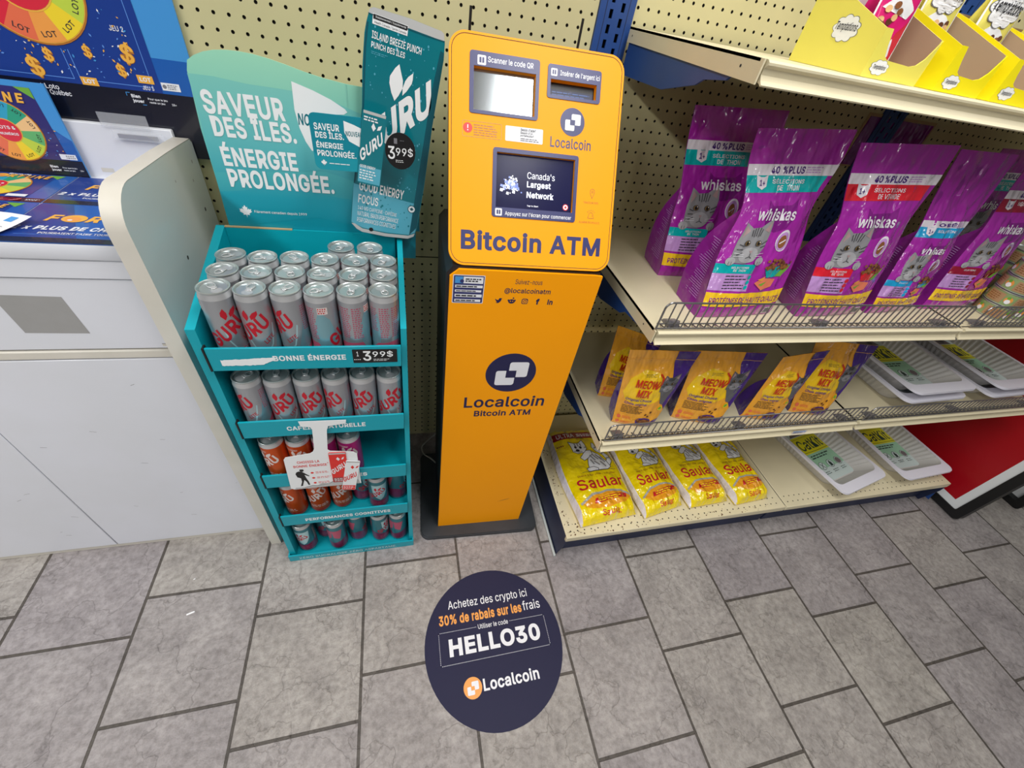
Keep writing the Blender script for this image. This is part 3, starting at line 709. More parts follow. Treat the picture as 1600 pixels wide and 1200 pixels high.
# locator pin and alarm pictograms
dk = 'gold_dark'
a.stroke(arc(0.2868, 0.1535, 0.0048, 0.0055, -0.35, PI + 0.35, 14) + [(0.2868, 0.1412)], 0.0009, dk, 1, True); a.stroke(arc(0.2868, 0.1535, 0.0017, 0.0019, 0, 2 * PI * 0.9, 9), 0.0008, dk, 1, True)
a.text('TRACEUR GPS', 0.2690, 0.1310, 0.3010, 0.1350, dk, 1, 0.0)
a.stroke([(0.2805, 0.1035), (0.2930, 0.1035), (0.2930, 0.1050)] + arc(0.2868, 0.1085, 0.0048, 0.006, 0, PI, 8) + [(0.2805, 0.1050)], 0.0009, dk, 1, True); a.circle(0.2895, 0.1085, 0.0009, dk, 1, n=8)
for q in (-0.8, -0.4, 0, 0.4, 0.8): a.stroke([(0.2868 + 0.0085 * math.sin(q), 0.1085 + 0.0085 * math.cos(q)), (0.2868 + 0.0115 * math.sin(q), 0.1085 + 0.0115 * math.cos(q))], 0.0008, dk, 1)
a.text('ALARME DE POLICE', 0.2620, 0.0935, 0.3065, 0.0975, dk, 1, 0.0)
a.text('Bitcoin ATM', 0.0235, 0.0295, 0.3120, 0.0668, 'atm_navy', 1, 0.03)
t.part(p, 'head_front')
def pane(name, w_, depth, mt, label):
    g = MB(); x0, y0, x1, y1 = w_; g.prism([(x0 - 0.001, y0 - 0.001), (x1 + 0.001, y0 - 0.001), (x1 + 0.001, y1 + 0.001), (x0 - 0.001, y1 + 0.001)], head, -depth - 0.002, -depth, mt)
    return g
g = pane('scanner_window', wins[0], 0.0095, 'mirror_glass', ''); t.part(g, 'scanner_window', 'dark mirrored scanner window')
g = pane('cash_slot', wins[1], 0.0115, 'black', ''); a2 = Art(g, lambda u, v, h: head(u, v, -0.0115 + h)); a2.rect(0.1890, 0.3180, 0.2795, 0.3310, 'navy_steel', 1); a2.rect(0.230, 0.3180, 0.2335, 0.3310, 'atm_navy_shaded', 2); a2.lines(0.195, 0.320, 0.275, 0.329, 2, 'blue_steel', 2, 4)
t.part(g, 'cash_slot', 'dark banknote slot')
g = pane('touch_screen', wins[2], 0.0070, 'screen_lit', ''); a2 = Art(g, lambda u, v, h: head(u, v, -0.007 + h), lay=0.0002)
for s_, y0, y1, x1, bd in (("Canada's", 0.1685, 0.1805, 0.2085, 0.0), ('Largest', 0.1500, 0.1640, 0.2010, 0.025), ('Network', 0.1335, 0.1450, 0.2080, 0.025)): a2.text(s_, 0.1525, y0, x1, y1, 'screen_white', 1, bd)
a2.text('Tap to Start', 0.1540, 0.1170, 0.1770, 0.1205, 'screen_white', 1, 0.01)
a2.circle(0.2340, 0.1218, 0.0060, 'alert_red', 1); a2.circle(0.2340, 0.1218, 0.0045, 'screen_white', 2); a2.circle(0.2340, 0.1218, 0.0025, 'alert_red', 3)
rn = random.Random(8)
for i in range(70):
    u = rn.gauss(0, 1); v = rn.gauss(0, 1); x = 0.120 + 0.0085 * u; y = 0.150 + 0.0062 * v + 0.006 * math.exp(-u * u); s_ = 0.001 + 0.0022 * rn.random()
    a2.poly([(x - s_, y - s_ * 0.6), (x + s_ * 0.8, y - s_), (x + s_, y + s_ * 0.7), (x - s_ * 0.6, y + s_)], rn.choice(['screen_white', 'screen_white', 'screen_blue', 'screen_blue']), 1 + i % 3)
t.part(g, 'touch_screen', 'lit touch screen reading Canada\'s Largest Network')
p = MB(); p.prism(rrect(0.0015, 0.0015, HW - 0.0015, HH - 0.0015, 0.029, 10), head, -0.026, -0.0135, 'atm_orange', smooth=True); p.prism(rrect(0.006, 0.006, HW - 0.006, HH - 0.006, 0.027, 10), head, -0.125, -0.026, 'atm_black', smooth=True)
t.part(p, 'head_body')
p = MB(); p.prism([(0.03, 0.99), (0.285, 0.99), (0.285, 1.055), (0.03, 1.055)], ped, -0.15, -0.045, 'atm_black'); t.part(p, 'neck')
for x, z in ((-0.0135, 1.418), (0.2030, 1.430)):
    p = MB(); p.tube([(x, 0.0, 1.30), (x, 0.0, z)], 0.0026, 'black', 8); t.part(p, 'antenna')
p = MB(); pts = [Vector(q) for q in ((-0.036, 0.10, 0.09), (-0.07, 0.10, 0.05), (-0.094, 0.09, 0.022), (-0.088, 0.055, 0.019), (-0.062, 0.03, 0.019), (-0.04, 0.0, 0.019))]
sm = []
for i in range(len(pts) - 1):
    p0 = pts[max(i - 1, 0)]; p1 = pts[i]; p2 = pts[i + 1]; p3 = pts[min(i + 2, len(pts) - 1)]
    for k in range(6):
        q = k / 6; sm.append(0.5 * ((2 * p1) + (p2 - p0) * q + (2 * p0 - 5 * p1 + 4 * p2 - p3) * q * q + (3 * p1 - p0 - 3 * p2 + p3) * q ** 3))
sm.append(pts[-1]); p.tube(sm, 0.0028, 'cable_grey', 8); t.part(p, 'power_cable')

# ------------------------------------------------------------------ white counter on the left
t = T('sales_counter', 'white laminate counter cabinet with a rounded grey end panel', 'counter', (-1.1, -0.05, 0))
prof = [(-0.250, 0.0), (-0.250, 1.045)] + [(-0.190 - 0.060 * math.cos(q), 1.075 + 0.060 * math.sin(q)) for q in [PI / 2 * i / 8 for i in range(9)]] + [(-0.02, 1.129), (0.098, 1.122), (0.108, 1.112), (0.108, 0.0)]
fy = lambda u, v, h: Vector((h, u, v))
p = MB(); p.prism(prof, fy, -0.6035, -0.5765, 'grey_laminate', 'white_edge', smooth=True)
a = Art(p, lambda u, v, h: Vector((-0.5765 + h, u, v)), lay=0.0003)
for y, z, r in ((-0.10, 0.955, 0.0035), (0.075, 1.085, 0.003), (0.05, 1.055, 0.0025), (0.06, 0.99, 0.0035), (-0.03, 1.08, 0.002)): a.circle(y, z, r, 'gap_dark' if r > 0.003 else 'grey_tape', 1, r * 1.3, n=10)
t.part(p, 'end_panel')
e = MB(); edge = prof[:-1]
for (a0, b0), (a1, b1) in zip(edge, edge[1:]):
    pass
e.add([Vector((x, y, z)) for y, z in edge for x in (-0.6045, -0.5755)], [(2 * i, 2 * i + 1, 2 * i + 3, 2 * i + 2) for i in range(len(edge) - 1)], 'white_edge', True)
off = [(y - 0.0012 if i < 6 else y - 0.0005, z + (0.0012 if i > 5 else 0)) for i, (y, z) in enumerate(edge)]
e = MB(); n_ = len(edge)
e.add([Vector((x, y, z)) for y, z in off for x in (-0.6050, -0.5755)], [(2 * i, 2 * i + 1, 2 * i + 3, 2 * i + 2) for i in range(n_ - 1)], 'white_edge', True)
t.part(e, 'edge_trim')
CX0, CX1 = -2.1, -0.605
p = MB(); p.box((CX0, -0.208, 1.000), (CX1, 0.10, 1.030), 'white_laminate', 0.003, 2); t.part(p, 'worktop')
p = MB(); p.box((CX0, -0.205, 0.962), (CX1, 0.095, 0.999), 'white_laminate', 0.002, 1); p.box((CX0, -0.185, 0.03), (CX1, 0.09, 0.96), 'gap_dark'); t.part(p, 'carcass')
p = MB(); p.box((CX0, -0.202, 0.800), (CX1 - 0.004, -0.186, 0.960), 'white_laminate', 0.0015, 1)
a = Art(p, wallfr(0, -0.202, 0)); a.poly([(-0.857, 0.926), (-0.757, 0.923), (-0.750, 0.840), (-0.850, 0.842)], 'grey_tape', 1)
a.rect(-0.640, 0.806, -0.612, 0.812, 'white_edge', 1); a.stroke([(-0.640, 0.8125), (-0.614, 0.8115)], 0.001, 'gap_dark', 2)
t.part(p, 'drawer_front', 'white drawer front with a square of grey tape')
p = MB(); p.box((CX0, -0.204, 0.776), (CX1, -0.17, 0.796), 'white_edge', 0.002, 1); t.part(p, 'rail')
for x0, x1 in ((CX0, -1.0385), (-1.0365, -0.617)):
    p = MB(); p.box((x0, -0.203, 0.026), (x1, -0.187, 0.773), 'white_laminate', 0.0012, 1)
    a = Art(p, wallfr(0, -0.203, 0)); rn = random.Random(int(x1 * 100))
    for i in range(9):
        u = x1 - 0.42 * rn.random(); v = 0.06 + 0.65 * rn.random(); k = 0.004 + 0.012 * rn.random(); a.stroke([(u, v), (u + k, v + k * (rn.random() - 0.5))], 0.0008, 'ink_grey', 1)
    t.part(p, 'door')
p = MB(); p.box((CX0, -0.196, 0.0), (CX1, -0.18, 0.025), 'white_edge', 0.001, 1); t.part(p, 'toe_kick')
p = MB(); p.box((CX0, 0.098, 1.028), (CX1, 0.110, 1.135), 'white_laminate', 0.0015, 1)
a = Art(p, wallfr(0, 0.098, 0)); a.rect(-0.760, 1.042, -0.738, 1.050, 'white_edge', 1)
t.part(p, 'splashback')

# ------------------------------------------------------------------ lottery signs on the counter
SEG = ['seg_red', 'seg_coral', 'seg_orange', 'seg_yellow', 'seg_lime', 'seg_green', 'seg_peach', 'seg_emerald', 'seg_teal', 'seg_blue', 'seg_purple', 'seg_peach']
def wheel(a, cx, cy, r, L=2, words=True, fr=True, hubtext=('LOTS &', 'NUMÉROS'), start=3.55, hub=0.40):
    """a prize wheel of coloured wedges with a red hub"""
    a.circle(cx, cy, r * 1.045, 'gold_dark', L, n=44); a.circle(cx, cy, r * 1.015, 'gold', L + 1, n=44)
    n = len(SEG); d = 2 * PI / n
    for i, c in enumerate(SEG):
        q = start + d * i
        a.poly([(cx, cy)] + arc(cx, cy, r, r, q, q + d, 5), c, L + 2)
        if words:
            qm = q + d / 2; rt = qm + PI / 2; tw, th = r * 0.26, r * 0.10; ux, uy = math.cos(rt), math.sin(rt); px, py = cx + 0.86 * r * math.cos(qm), cy + 0.86 * r * math.sin(qm)
            s_ = 'LOT'
            a.text(s_, px - ux * tw / 2 + uy * th / 2, py - uy * tw / 2 - ux * th / 2, px - ux * tw / 2 + uy * th / 2 + tw, py - uy * tw / 2 - ux * th / 2 + th, 'ink' if i else 'seg_peach', L + 3, 0.01, rot=rt)
    a.circle(cx, cy, r * hub, 'gold', L + 3, n=32); a.circle(cx, cy, r * (hub - 0.03), 'seg_red', L + 4, n=32)
    for k, s_ in enumerate(hubtext): a.text(s_, cx - r * 0.27, cy + r * (0.05 - 0.2 * k), cx + r * 0.27, cy + r * (0.16 - 0.2 * k), 'sticker_white', L + 5, 0.02)
def confetti(a, x0, y0, x1, y1, n, seed, s=0.002, L=2):
    rn = random.Random(seed)
    for i in range(n):
        x = x0 + rn.random() * (x1 - x0); y = y0 + rn.random() * (y1 - y0); k = s * (0.5 + rn.random()); q = rn.random() * PI
        c, d = math.cos(q) * k, math.sin(q) * k
        a.poly([(x - c, y - d), (x + d * 0.5, y - c * 0.5), (x + c, y + d), (x - d * 0.5, y + c * 0.5)], rn.choice(['sticker_white', 'lotto_line', 'gold', 'lotto_sky']), L + 0.02 * (i % 40))
# large poster standing behind the splashback
PY = 0.1125
p = MB(); p.box((-1.25, PY, 1.08), (-0.5345, PY + 0.004, 1.62), 'lotto_sky')
a = Art(p, wallfr(0, PY, 0), lay=0.00025)
a.rect(-1.25, 1.195, -0.5345, 1.2545, 'lotto_blue', 1); a.rect(-1.25, 1.08, -0.5345, 1.197, 'lotto_navy', 3)
a.poly([(-0.905, 1.62), (-0.905, 1.197), (-0.600, 1.197), (-0.600, 1.62)], 'lotto_deep', 2)
for pts in ([(-0.614, 1.36), (-0.614, 1.205), (-0.73, 1.205), (-0.73, 1.25)], [(-0.74, 1.25), (-0.74, 1.205), (-0.885, 1.205), (-0.885, 1.30)]): a.stroke(pts, 0.0012, 'lotto_line', 3)
for s_, x, y in (('JEU 1', -0.880, 1.272), ('JEU 2', -0.650, 1.288)): a.text(s_, x, y, x + 0.022, y + 0.008, 'sticker_white', 4, 0.01)
a.text('JEU 3', -0.632, 1.200, -0.613, 1.207, 'sticker_white', 4, 0.01)
for x, y, k, rt in ((-0.845, 1.238, 0.026, 0.1), (-0.790, 1.215, 0.036, 0.15), (-0.765, 1.238, 0.024, -0.1), (-0.700, 1.250, 0.022, 0.0), (-0.640, 1.257, 0.036, -0.2), (-0.655, 1.226, 0.024, 0.1)):
    a.text('$', x - k * 0.3, y - k / 2, x + k * 0.3, y + k / 2, 'gold_dark', 4, 0.06, rot=rt); a.text('$', x - k * 0.3 - 0.0006, y - k / 2 + 0.001, x + k * 0.3 - 0.0006, y + k / 2 + 0.001, 'gold', 5, 0.02, rot=rt)
for x, y in ((-0.717, 1.201), (-0.622, 1.215)): a.rect(x - 0.013, y - 0.004, x + 0.013, y + 0.009, 'gold', 5); a.text('LOT', x - 0.009, y - 0.001, x + 0.009, y + 0.006, 'sticker_white', 6, 0.03)
confetti(a, -0.88, 1.21, -0.62, 1.33, 130, 5, 0.0022, 4)
wheel(a, -0.757, 1.343, 0.086, 5, start=3.55, hub=0.52)
a.rect(-0.598, 1.203, -0.567, 1.216, 'sticker_white', 3); a.lines(-0.588, 1.205, -0.570, 1.214, 3, 'ink_grey', 4, 1); a.circle(-0.593, 1.2095, 0.0035, 'ink_grey', 4, n=10)
a.text('Loto', -0.793, 1.184, -0.772, 1.192, 'sticker_white', 4, 0.012); a.text('Québec', -0.790, 1.174, -0.757, 1.183, 'sticker_white', 4, 0.012); a.poly([(-0.806, 1.182), (-0.798, 1.192), (-0.796, 1.185), (-0.802, 1.176)], 'sticker_white', 4)
a.text('Bien', -0.657, 1.1845, -0.642, 1.1905, 'sticker_white', 4, 0.03); a.text('jouer', -0.657, 1.1755, -0.638, 1.1825, 'sticker_white', 4, 0.03); a.stroke([(-0.664, 1.187), (-0.664, 1.1925), (-0.658, 1.1925)], 0.001, 'lotto_sky', 4); a.stroke([(-0.642, 1.1735), (-0.636, 1.1735)], 0.001, 'lotto_sky', 4)
a.text('Pour que le jeu', -0.630, 1.1825, -0.597, 1.1870, 'sticker_white', 4, 0.01); a.text('reste un jeu', -0.629, 1.1765, -0.603, 1.1810, 'sticker_white', 4, 0.01); a.text('18+', -0.591, 1.177, -0.583, 1.181, 'sticker_white', 4, 0.01)
tag(p.build('lottery_poster'), 'large blue lottery poster with a colourful prize wheel behind the counter', 'poster')

def lotto_logo(a, x, y, w_, h_, L=3, full=True):
    """the word FORTUNE in gold with a ball for its O"""
    k = w_ / 7.2
    for ch, u0, wd in (('F', 0, 0.85), ('R', 2.25, 0.9), ('T', 3.3, 0.85), ('U', 4.25, 0.85), ('N', 5.25, 0.85), ('E', 6.25, 0.75)):
        if full or u0 < 4: a.text(ch, x + u0 * k, y, x + (u0 + wd) * k, y + h_, 'gold', L, 0.035, 0.25)
    a.circle(x + 1.55 * k, y + h_ * 0.5, 0.72 * k, 'gold', L, h_ * 0.58); a.circle(x + 1.5 * k, y + h_ * 0.4, 0.45 * k, 'seg_orange', L + 1, h_ * 0.36); a.circle(x + 1.4 * k, y + h_ * 0.22, 0.15 * k, 'sticker_white', L + 2, h_ * 0.1, n=10)
# small upright sign leaning on the splashback
SY = 0.089
p = MB(); p.box((-1.02, SY, 1.0305), (-0.783, SY + 0.004, 1.195), 'lotto_sky')
s_fr = lambda u, v, h: Vector((u + (v - 1.0305) * -0.0, SY - h, v))
a = Art(p, s_fr, lay=0.00025)
a.rect(-1.02, 1.0305, -0.783, 1.062, 'lotto_navy', 2)
a.poly([(-1.02, 1.062), (-0.803, 1.062), (-0.808, 1.186), (-1.02, 1.186)], 'lotto_violet', 1); a.poly([(-0.803, 1.062), (-0.783, 1.062), (-0.783, 1.10), (-0.806, 1.12)], 'lotto_blue', 1)
a.poly([(-0.832, 1.186), (-0.808, 1.186), (-0.808, 1.168)], 'leaf_green', 2)
confetti(a, -0.93, 1.064, -0.800, 1.13, 60, 9, 0.0016, 2)
lotto_logo(a, -0.955, 1.160, 0.135, 0.016, 6)
wheel(a, -0.878, 1.110, 0.052, 3, hubtext=('LOTS &', 'NUMÉROS'), start=3.2)
a.rect(-0.816, 1.064, -0.789, 1.074, 'sticker_white', 3); a.lines(-0.806, 1.0655, -0.791, 1.0725, 2, 'ink_grey', 4, 3)
a.text('Bien', -0.842, 1.0465, -0.829, 1.0515, 'sticker_white', 3, 0.03); a.text('jouer', -0.842, 1.0395, -0.826, 1.0450, 'sticker_white', 3, 0.03); a.text('Pour que le jeu', -0.822, 1.0455, -0.798, 1.0490, 'sticker_white', 3, 0.01); a.text('reste un jeu', -0.822, 1.0405, -0.803, 1.0440, 'sticker_white', 3, 0.01); a.text('18+', -0.794, 1.042, -0.788, 1.045, 'sticker_white', 3, 0.01)
tag(p.build('lottery_sign'), 'small upright blue lottery sign with a prize wheel standing on the counter', 'sign')

def counter_mat(label, x0, x1, y0, y1, kind):
    z = 1.0302; p = MB(); p.box((x0, y0, z), (x1, y1, z + 0.0012), 'lotto_blue'); a = Art(p, lambda u, v, h: Vector((u, v, z + 0.0012 + h)), lay=0.0002)
    a.rect(x0, y0, x1, y0 + 0.018, 'lotto_navy', 1); d = y1 - y0
    if kind == 'wheel':
        a.rect(x0, y0 + 0.018, x1 - 0.03, y1, 'lotto_deep', 1); wheel(a, x0 + 0.078, y0 + d * 0.52, 0.052, 3, words=False, hubtext=('LOTS &', 'NUMÉROS')); lotto_logo(a, x0 + 0.045, y0 + d * 0.80, 0.105, 0.016, 8); a.text('Roue de', x0 + 0.075, y0 + d * 0.905, x0 + 0.110, y0 + d * 0.955, 'sticker_white', 8, 0.02)
        a.poly([(x1 - 0.045, y1 - 0.004), (x1 - 0.018, y1 - 0.004), (x1 - 0.025, y1 - 0.022)], 'leaf_green', 2); a.rect(x1 - 0.062, y0 + 0.021, x1 - 0.032, y0 + 0.032, 'sticker_white', 6); a.poly([(x1 - 0.07, y0 + 0.001), (x1 - 0.03, y0 + 0.001), (x1 - 0.035, y0 + 0.018), (x1 - 0.07, y0 + 0.018)], 'saular_maroon', 2)
        a.lines(x1 - 0.026, y0 + 0.006, x1 - 0.004, y0 + 0.013, 2, 'sticker_white', 2, 4)
    else:
        a.poly([(x0, y1), (x0 + 0.05, y1), (x0 + 0.11, y0 + 0.018), (x0, y0 + 0.018)], 'lotto_deep', 1)
        a.text('Roue de', x0 + 0.105, y0 + d * 0.74, x0 + 0.155, y0 + d * 0.84, 'sticker_white', 3, 0.03, 0.2); lotto_logo(a, x0 + 0.035, y0 + d * 0.53, 0.19, 0.026, 3)
        a.text('2 x PLUS DE CHANCES', x0 + 0.005, y0 + d * 0.30, x0 + 0.20, y0 + d * 0.40, 'sticker_white', 3, 0.035, 0.2); a.text('POURRAIENT FAIRE TOURNER LA ROUE', x0 + 0.05, y0 + d * 0.20, x0 + 0.20, y0 + d * 0.245, 'sticker_white', 3, 0.015)
        a.stroke([(x0 + 0.02, y0 + 0.028), (x1, y0 + 0.028)], 0.001, 'lotto_line', 2)
    tag(p.build('counter_mat'), label, 'counter mat', 'printed lottery mats on the counter')
counter_mat('blue counter mat at the back right reading 2 x PLUS under the splashback', -0.800, -0.606, -0.052, 0.086, 'text')
counter_mat('blue counter mat at the front right beside the rounded end panel', -0.800, -0.606, -0.2075, -0.055, 'text')
counter_mat('blue counter mat at the back left under the small upright sign', -0.985, -0.803, -0.052, 0.086, 'wheel')
counter_mat('blue counter mat at the front left under the white paper slip', -0.985, -0.803, -0.2075, -0.055, 'wheel')
# paper slip with a curled corner
p = MB(); nx, ny = 10, 8; O = Vector((-0.805, -0.205, 1.034)); U = Vector((-0.96, 0.28, 0)).normalized(); V = Vector((0.5, 0.86, 0)).normalized()
def slip(u, v, h): return O + U * u + V * v + Vector((0, 0, h + 0.0005 + 0.010 * (v / 0.075) ** 2 * (1 - u / 0.2) + 0.002 * math.sin(u * 40)))
p.add([slip(0.18 * i / nx, 0.075 * j / ny, 0) for i in range(nx + 1) for j in range(ny + 1)], [(i * (ny + 1) + j, (i + 1) * (ny + 1) + j, (i + 1) * (ny + 1) + j + 1, i * (ny + 1) + j + 1) for i in range(nx) for j in range(ny)], 'white_paper', True)
a = Art(p, slip, 0.01, 0.0004); a.lines(0.01, 0.008, 0.12, 0.04, 5, 'ink_grey', 1, 4, 0.2); a.rect(0.012, 0.052, 0.024, 0.066, 'lotto_sky', 1)
a.stroke([(0.04, 0.030), (0.05, 0.055), (0.10, 0.068), (0.16, 0.066)], 0.0012, 'ink', 2)
tag(p.build('paper_slip'), 'white printed paper slip lying on the front left lottery mat', 'paper slip')
# clear ticket pocket on the splashback
t = T('ticket_pocket', 'clear plastic pocket with a slip fixed to the top of the white splashback', 'holder', (-0.67, 0.095, 1.11))
p = MB(); p.box((-0.722, 0.0945, 1.131), (-0.640, 0.0958, 1.157), 'clear_plastic'); t.part(p, 'back_sheet')
p = MB(); p.box((-0.706, 0.0890, 1.112), (-0.620, 0.0900, 1.128), 'clear_plastic'); p.box((-0.706, 0.0890, 1.111), (-0.620, 0.0978, 1.113), 'clear_plastic'); t.part(p, 'pocket')
p = MB(); p.box((-0.700, 0.0920, 1.1135), (-0.632, 0.0955, 1.121), 'ink_grey'); a = Art(p, wallfr(0, 0.092, 0)); a.lines(-0.699, 1.1138, -0.633, 1.1208, 3, 'atm_navy', 1, 2, 0.6); t.part(p, 'slip', 'dark printed slip')

# ------------------------------------------------------------------ teal can display
DX0, DX1 = -0.534, -0.148
t = T('can_display', 'teal cardboard display stand holding slim drink cans on five trays', 'display stand', (-0.341, -0.17, 0))
side = [(-0.310, 0.0), (-0.306, 0.924), (-0.027, 0.992), (-0.022, 0.992), (-0.022, 0.0)]
for x0, x1 in ((DX0, DX0 + 0.0165), (DX1 - 0.0120, DX1)):
    p = MB(); p.prism(side, fy, x0, x1, 'teal_card'); t.part(p, 'side_panel')
p = MB(); p.box((DX0 + 0.017, -0.028, 0.0), (DX1 - 0.017, -0.0225, 0.991), 'teal_card'); p.box((DX0 + 0.0165, -0.0282, 0.9905), (-0.385, -0.0222, 0.9925), 'kraft'); t.part(p, 'back_panel')
tiers = [0.0, 0.232, 0.432, 0.635, 0.840]; ltop = [0.034, 0.279, 0.480, 0.684, 0.891]
LY = -0.3205
for i, (z, zt) in enumerate(zip(tiers, ltop)):
    p = MB()
    if i == 0: p.box((DX0 + 0.0168, -0.308, 0.001), (DX1 - 0.0123, -0.0285, 0.0112), 'teal_card')
    else: p.box((DX0 + 0.0168, -0.312, z - 0.004), (DX1 - 0.0123, -0.0285, z - 0.0006), 'teal_card')
    t.part(p, 'tray')
    p = MB(); a = Art(p, wallfr(0, LY, 0), lay=0.00025)
    x0, x1 = (DX0 + 0.0235, DX1 - 0.0125) if i else (DX0 - 0.004, DX1 + 0.002)
    zb = z - 0.004 if i else 0.0
    p.box((x0, LY, zb), (x1, LY + 0.005, zt), 'teal_card_lip', 0.0008, 1)
    if i: p.box((x0 - 0.0035, LY - 0.001, zb), (x0 - 0.0002, LY + 0.012, zt + 0.001), 'black')
    else:
        for e in (x0, x1 - 0.004): p.box((e, LY + 0.0051, 0), (e + 0.004, LY + 0.05, 0.034), 'teal_card_lip')
    if i == 4:
        a.text('BONNE ÉNERGIE', -0.401, 0.8585, -0.2685, 0.8755, 'card_white', 2, 0.03)
        rn = random.Random(2); top = []; bot = []
        for k in range(30):
            x = -0.491 + 0.094 * k / 29; top.append((x, 0.863 + 0.0045 * k / 29 + 0.0016 * rn.random())); bot.append((x, 0.849 + (0.012 * max(0, (k - 21) / 8)) + 0.0015 * rn.random()))
        a.poly(bot + top[::-1], 'card_white', 3)
        a.rect(-0.2555, 0.8490, -0.1685, 0.8845, 'black', 2, 0.002)
        a.text('3', -0.236, 0.8545, -0.220, 0.880, 'card_white', 3, 0.02); a.text('99$', -0.217, 0.8625, -0.177, 0.8805, 'card_white', 3, 0.012); a.text('1', -0.2475, 0.867, -0.2440, 0.879, 'card_white', 3, 0.01); a.lines(-0.216, 0.853, -0.182, 0.860, 2, 'card_white', 3, 3, 0.35); a.lines(-0.2535, 0.8565, -0.240, 0.860, 1, 'card_white', 3, 3, 0.5)
    if i == 3: a.text('CAFÉINE NATURELLE', -0.418, 0.6500, -0.2490, 0.6675, 'card_white', 2, 0.03)
    if i == 2: a.text('ES', -0.2840, 0.4470, -0.2620, 0.4620, 'card_white', 2, 0.03)
    if i == 1: a.text('PERFORMANCES COGNITIVES', -0.449, 0.2440, -0.2120, 0.2590, 'card_white', 2, 0.03)
    if i == 0: a.text('ZÉRO SUCRALOSE.ZÉRO ASPARTAME.', -0.508, 0.0090, -0.2020, 0.0250, 'can_pale', 2, 0.03)
    t.part(p, 'front_lip')
gradient_material('header_gradient', [(0, (0, 138, 158)), (0.22, (10, 148, 168)), (0.5, (86, 184, 188)), (0.75, (128, 202, 186)), (1, (156, 218, 188))], 0.95, 1.31)
gradient_material('header_wave', [(0, (0, 132, 152)), (0.3, (26, 156, 176)), (0.6, (96, 186, 190)), (1, (134, 204, 188))], 0.95, 1.31)
HY = -0.0205
hp = [(-0.512, 0.93), (-0.507, 1.08), (-0.506, 1.177), (-0.499, 1.266), (-0.494, 1.281), (-0.482, 1.289), (-0.467, 1.2955), (-0.450, 1.300), (-0.430, 1.3025), (-0.410, 1.303), (-0.390, 1.302), (-0.365, 1.2985), (-0.340, 1.2935), (-0.310, 1.2865), (-0.280, 1.281), (-0.241, 1.2765), (-0.207, 1.275), (-0.140, 1.274), (-0.108, 1.274), (-0.107, 1.000), (-0.1155, 1.000), (-0.1165, 0.93)]
p = MB(); p.prism(hp, wallfr(0, 0, 0), 0.0175, 0.0205, 'header_gradient')
a = Art(p, wallfr(0, HY, 0), lay=0.00025)
a.poly([(-0.5, 1.262), (-0.46, 1.262), (-0.41, 1.257), (-0.36, 1.256), (-0.31, 1.254), (-0.27, 1.247), (-0.2, 1.225), (-0.2, 1.09), (-0.30, 1.12), (-0.505, 1.10)], 'header_wave', 1)
a.poly([(-0.507, 1.063), (-0.47, 1.067), (-0.42, 1.076), (-0.37, 1.080), (-0.32, 1.072), (-0.27, 1.066), (-0.2, 1.06), (-0.2, 1.00), (-0.33, 1.02), (-0.5, 0.99)], 'header_wave', 1)
wt = 'card_white'
a.text('SAVEUR', -0.4905, 1.2030, -0.3560, 1.2410, wt, 3, 0.03); a.text('DES ÎLES.', -0.4860, 1.1660, -0.3430, 1.2095, wt, 3.5, 0.03)
a.text('ÉNERGIE', -0.4840, 1.1140, -0.3500, 1.1580, wt, 3, 0.03); a.text('PROLONGÉE.', -0.4835, 1.0740, -0.2860, 1.1185, wt, 3.5, 0.03)
lens = [(-0.3345, 1.270), (-0.300, 1.260), (-0.270, 1.2485), (-0.247, 1.236), (-0.243, 1.231), (-0.250, 1.2265), (-0.275, 1.224), (-0.300, 1.160), (-0.318, 1.156), (-0.327, 1.172), (-0.334, 1.195), (-0.3375, 1.225)]
a.poly(lens, 'card_white', 2); a.text('NOUVEAU', -0.3345, 1.2005, -0.262, 1.2205, 'can_card_teal', 3, 0.02, 0.15)
lf = [(0, -1), (0.06, -0.5), (0.5, -0.55), (0.42, -0.35), (0.95, 0.0), (0.8, 0.1), (0.9, 0.4), (0.6, 0.33), (0.52, 0.5), (0.3, 0.22), (0.38, 0.75), (0.2, 0.65), (0, 1.0)]
leaf = lf + [(-x, y) for x, y in lf[-2:0:-1]]
a.poly([(-0.4695 + x * 0.0125, 1.0245 + y * 0.0135) for x, y in leaf], 'card_white', 2)
a.text('Fièrement canadien depuis 1999', -0.4530, 1.0215, -0.3500, 1.0285, wt, 3, 0.005)
a.stroke([(-0.2405, 1.2765), (-0.2415, 1.241)], 0.0012, 'mint_print', 3)
t.part(p, 'header_card')
# can-shaped cut-out
so = Vector((-0.185, -0.052, 1.003)); ro = R(-9); SU = Vector((math.cos(ro), 0, math.sin(ro))); SV = Vector((-math.sin(ro), 0, math.cos(ro)))
st = lambda u, v, h: so + SU * u + SV * v + Vector((0, -h, 0))
oc = [(-0.058, 0.3870), (-0.064, 0.3835), (-0.0675, 0.3680), (-0.0700, 0.350), (-0.0700, 0.300), (-0.0665, 0.240), (-0.0700, 0.160), (-0.0740, 0.090), (-0.0755, 0.040), (-0.0735, 0.012), (-0.062, 0.001), (-0.050, -0.0040), (0.0, -0.0045), (0.050, 0.0005), (0.062, 0.008), (0.0670, 0.030), (0.0680, 0.120), (0.0650, 0.240), (0.0665, 0.350), (0.0640, 0.374), (0.0600, 0.3865), (0.055, 0.3890), (0.0, 0.3900)]
p = MB(); p.prism(oc, st, -0.003, 0, 'can_card_teal')
a = Art(p, st, lay=0.00025)
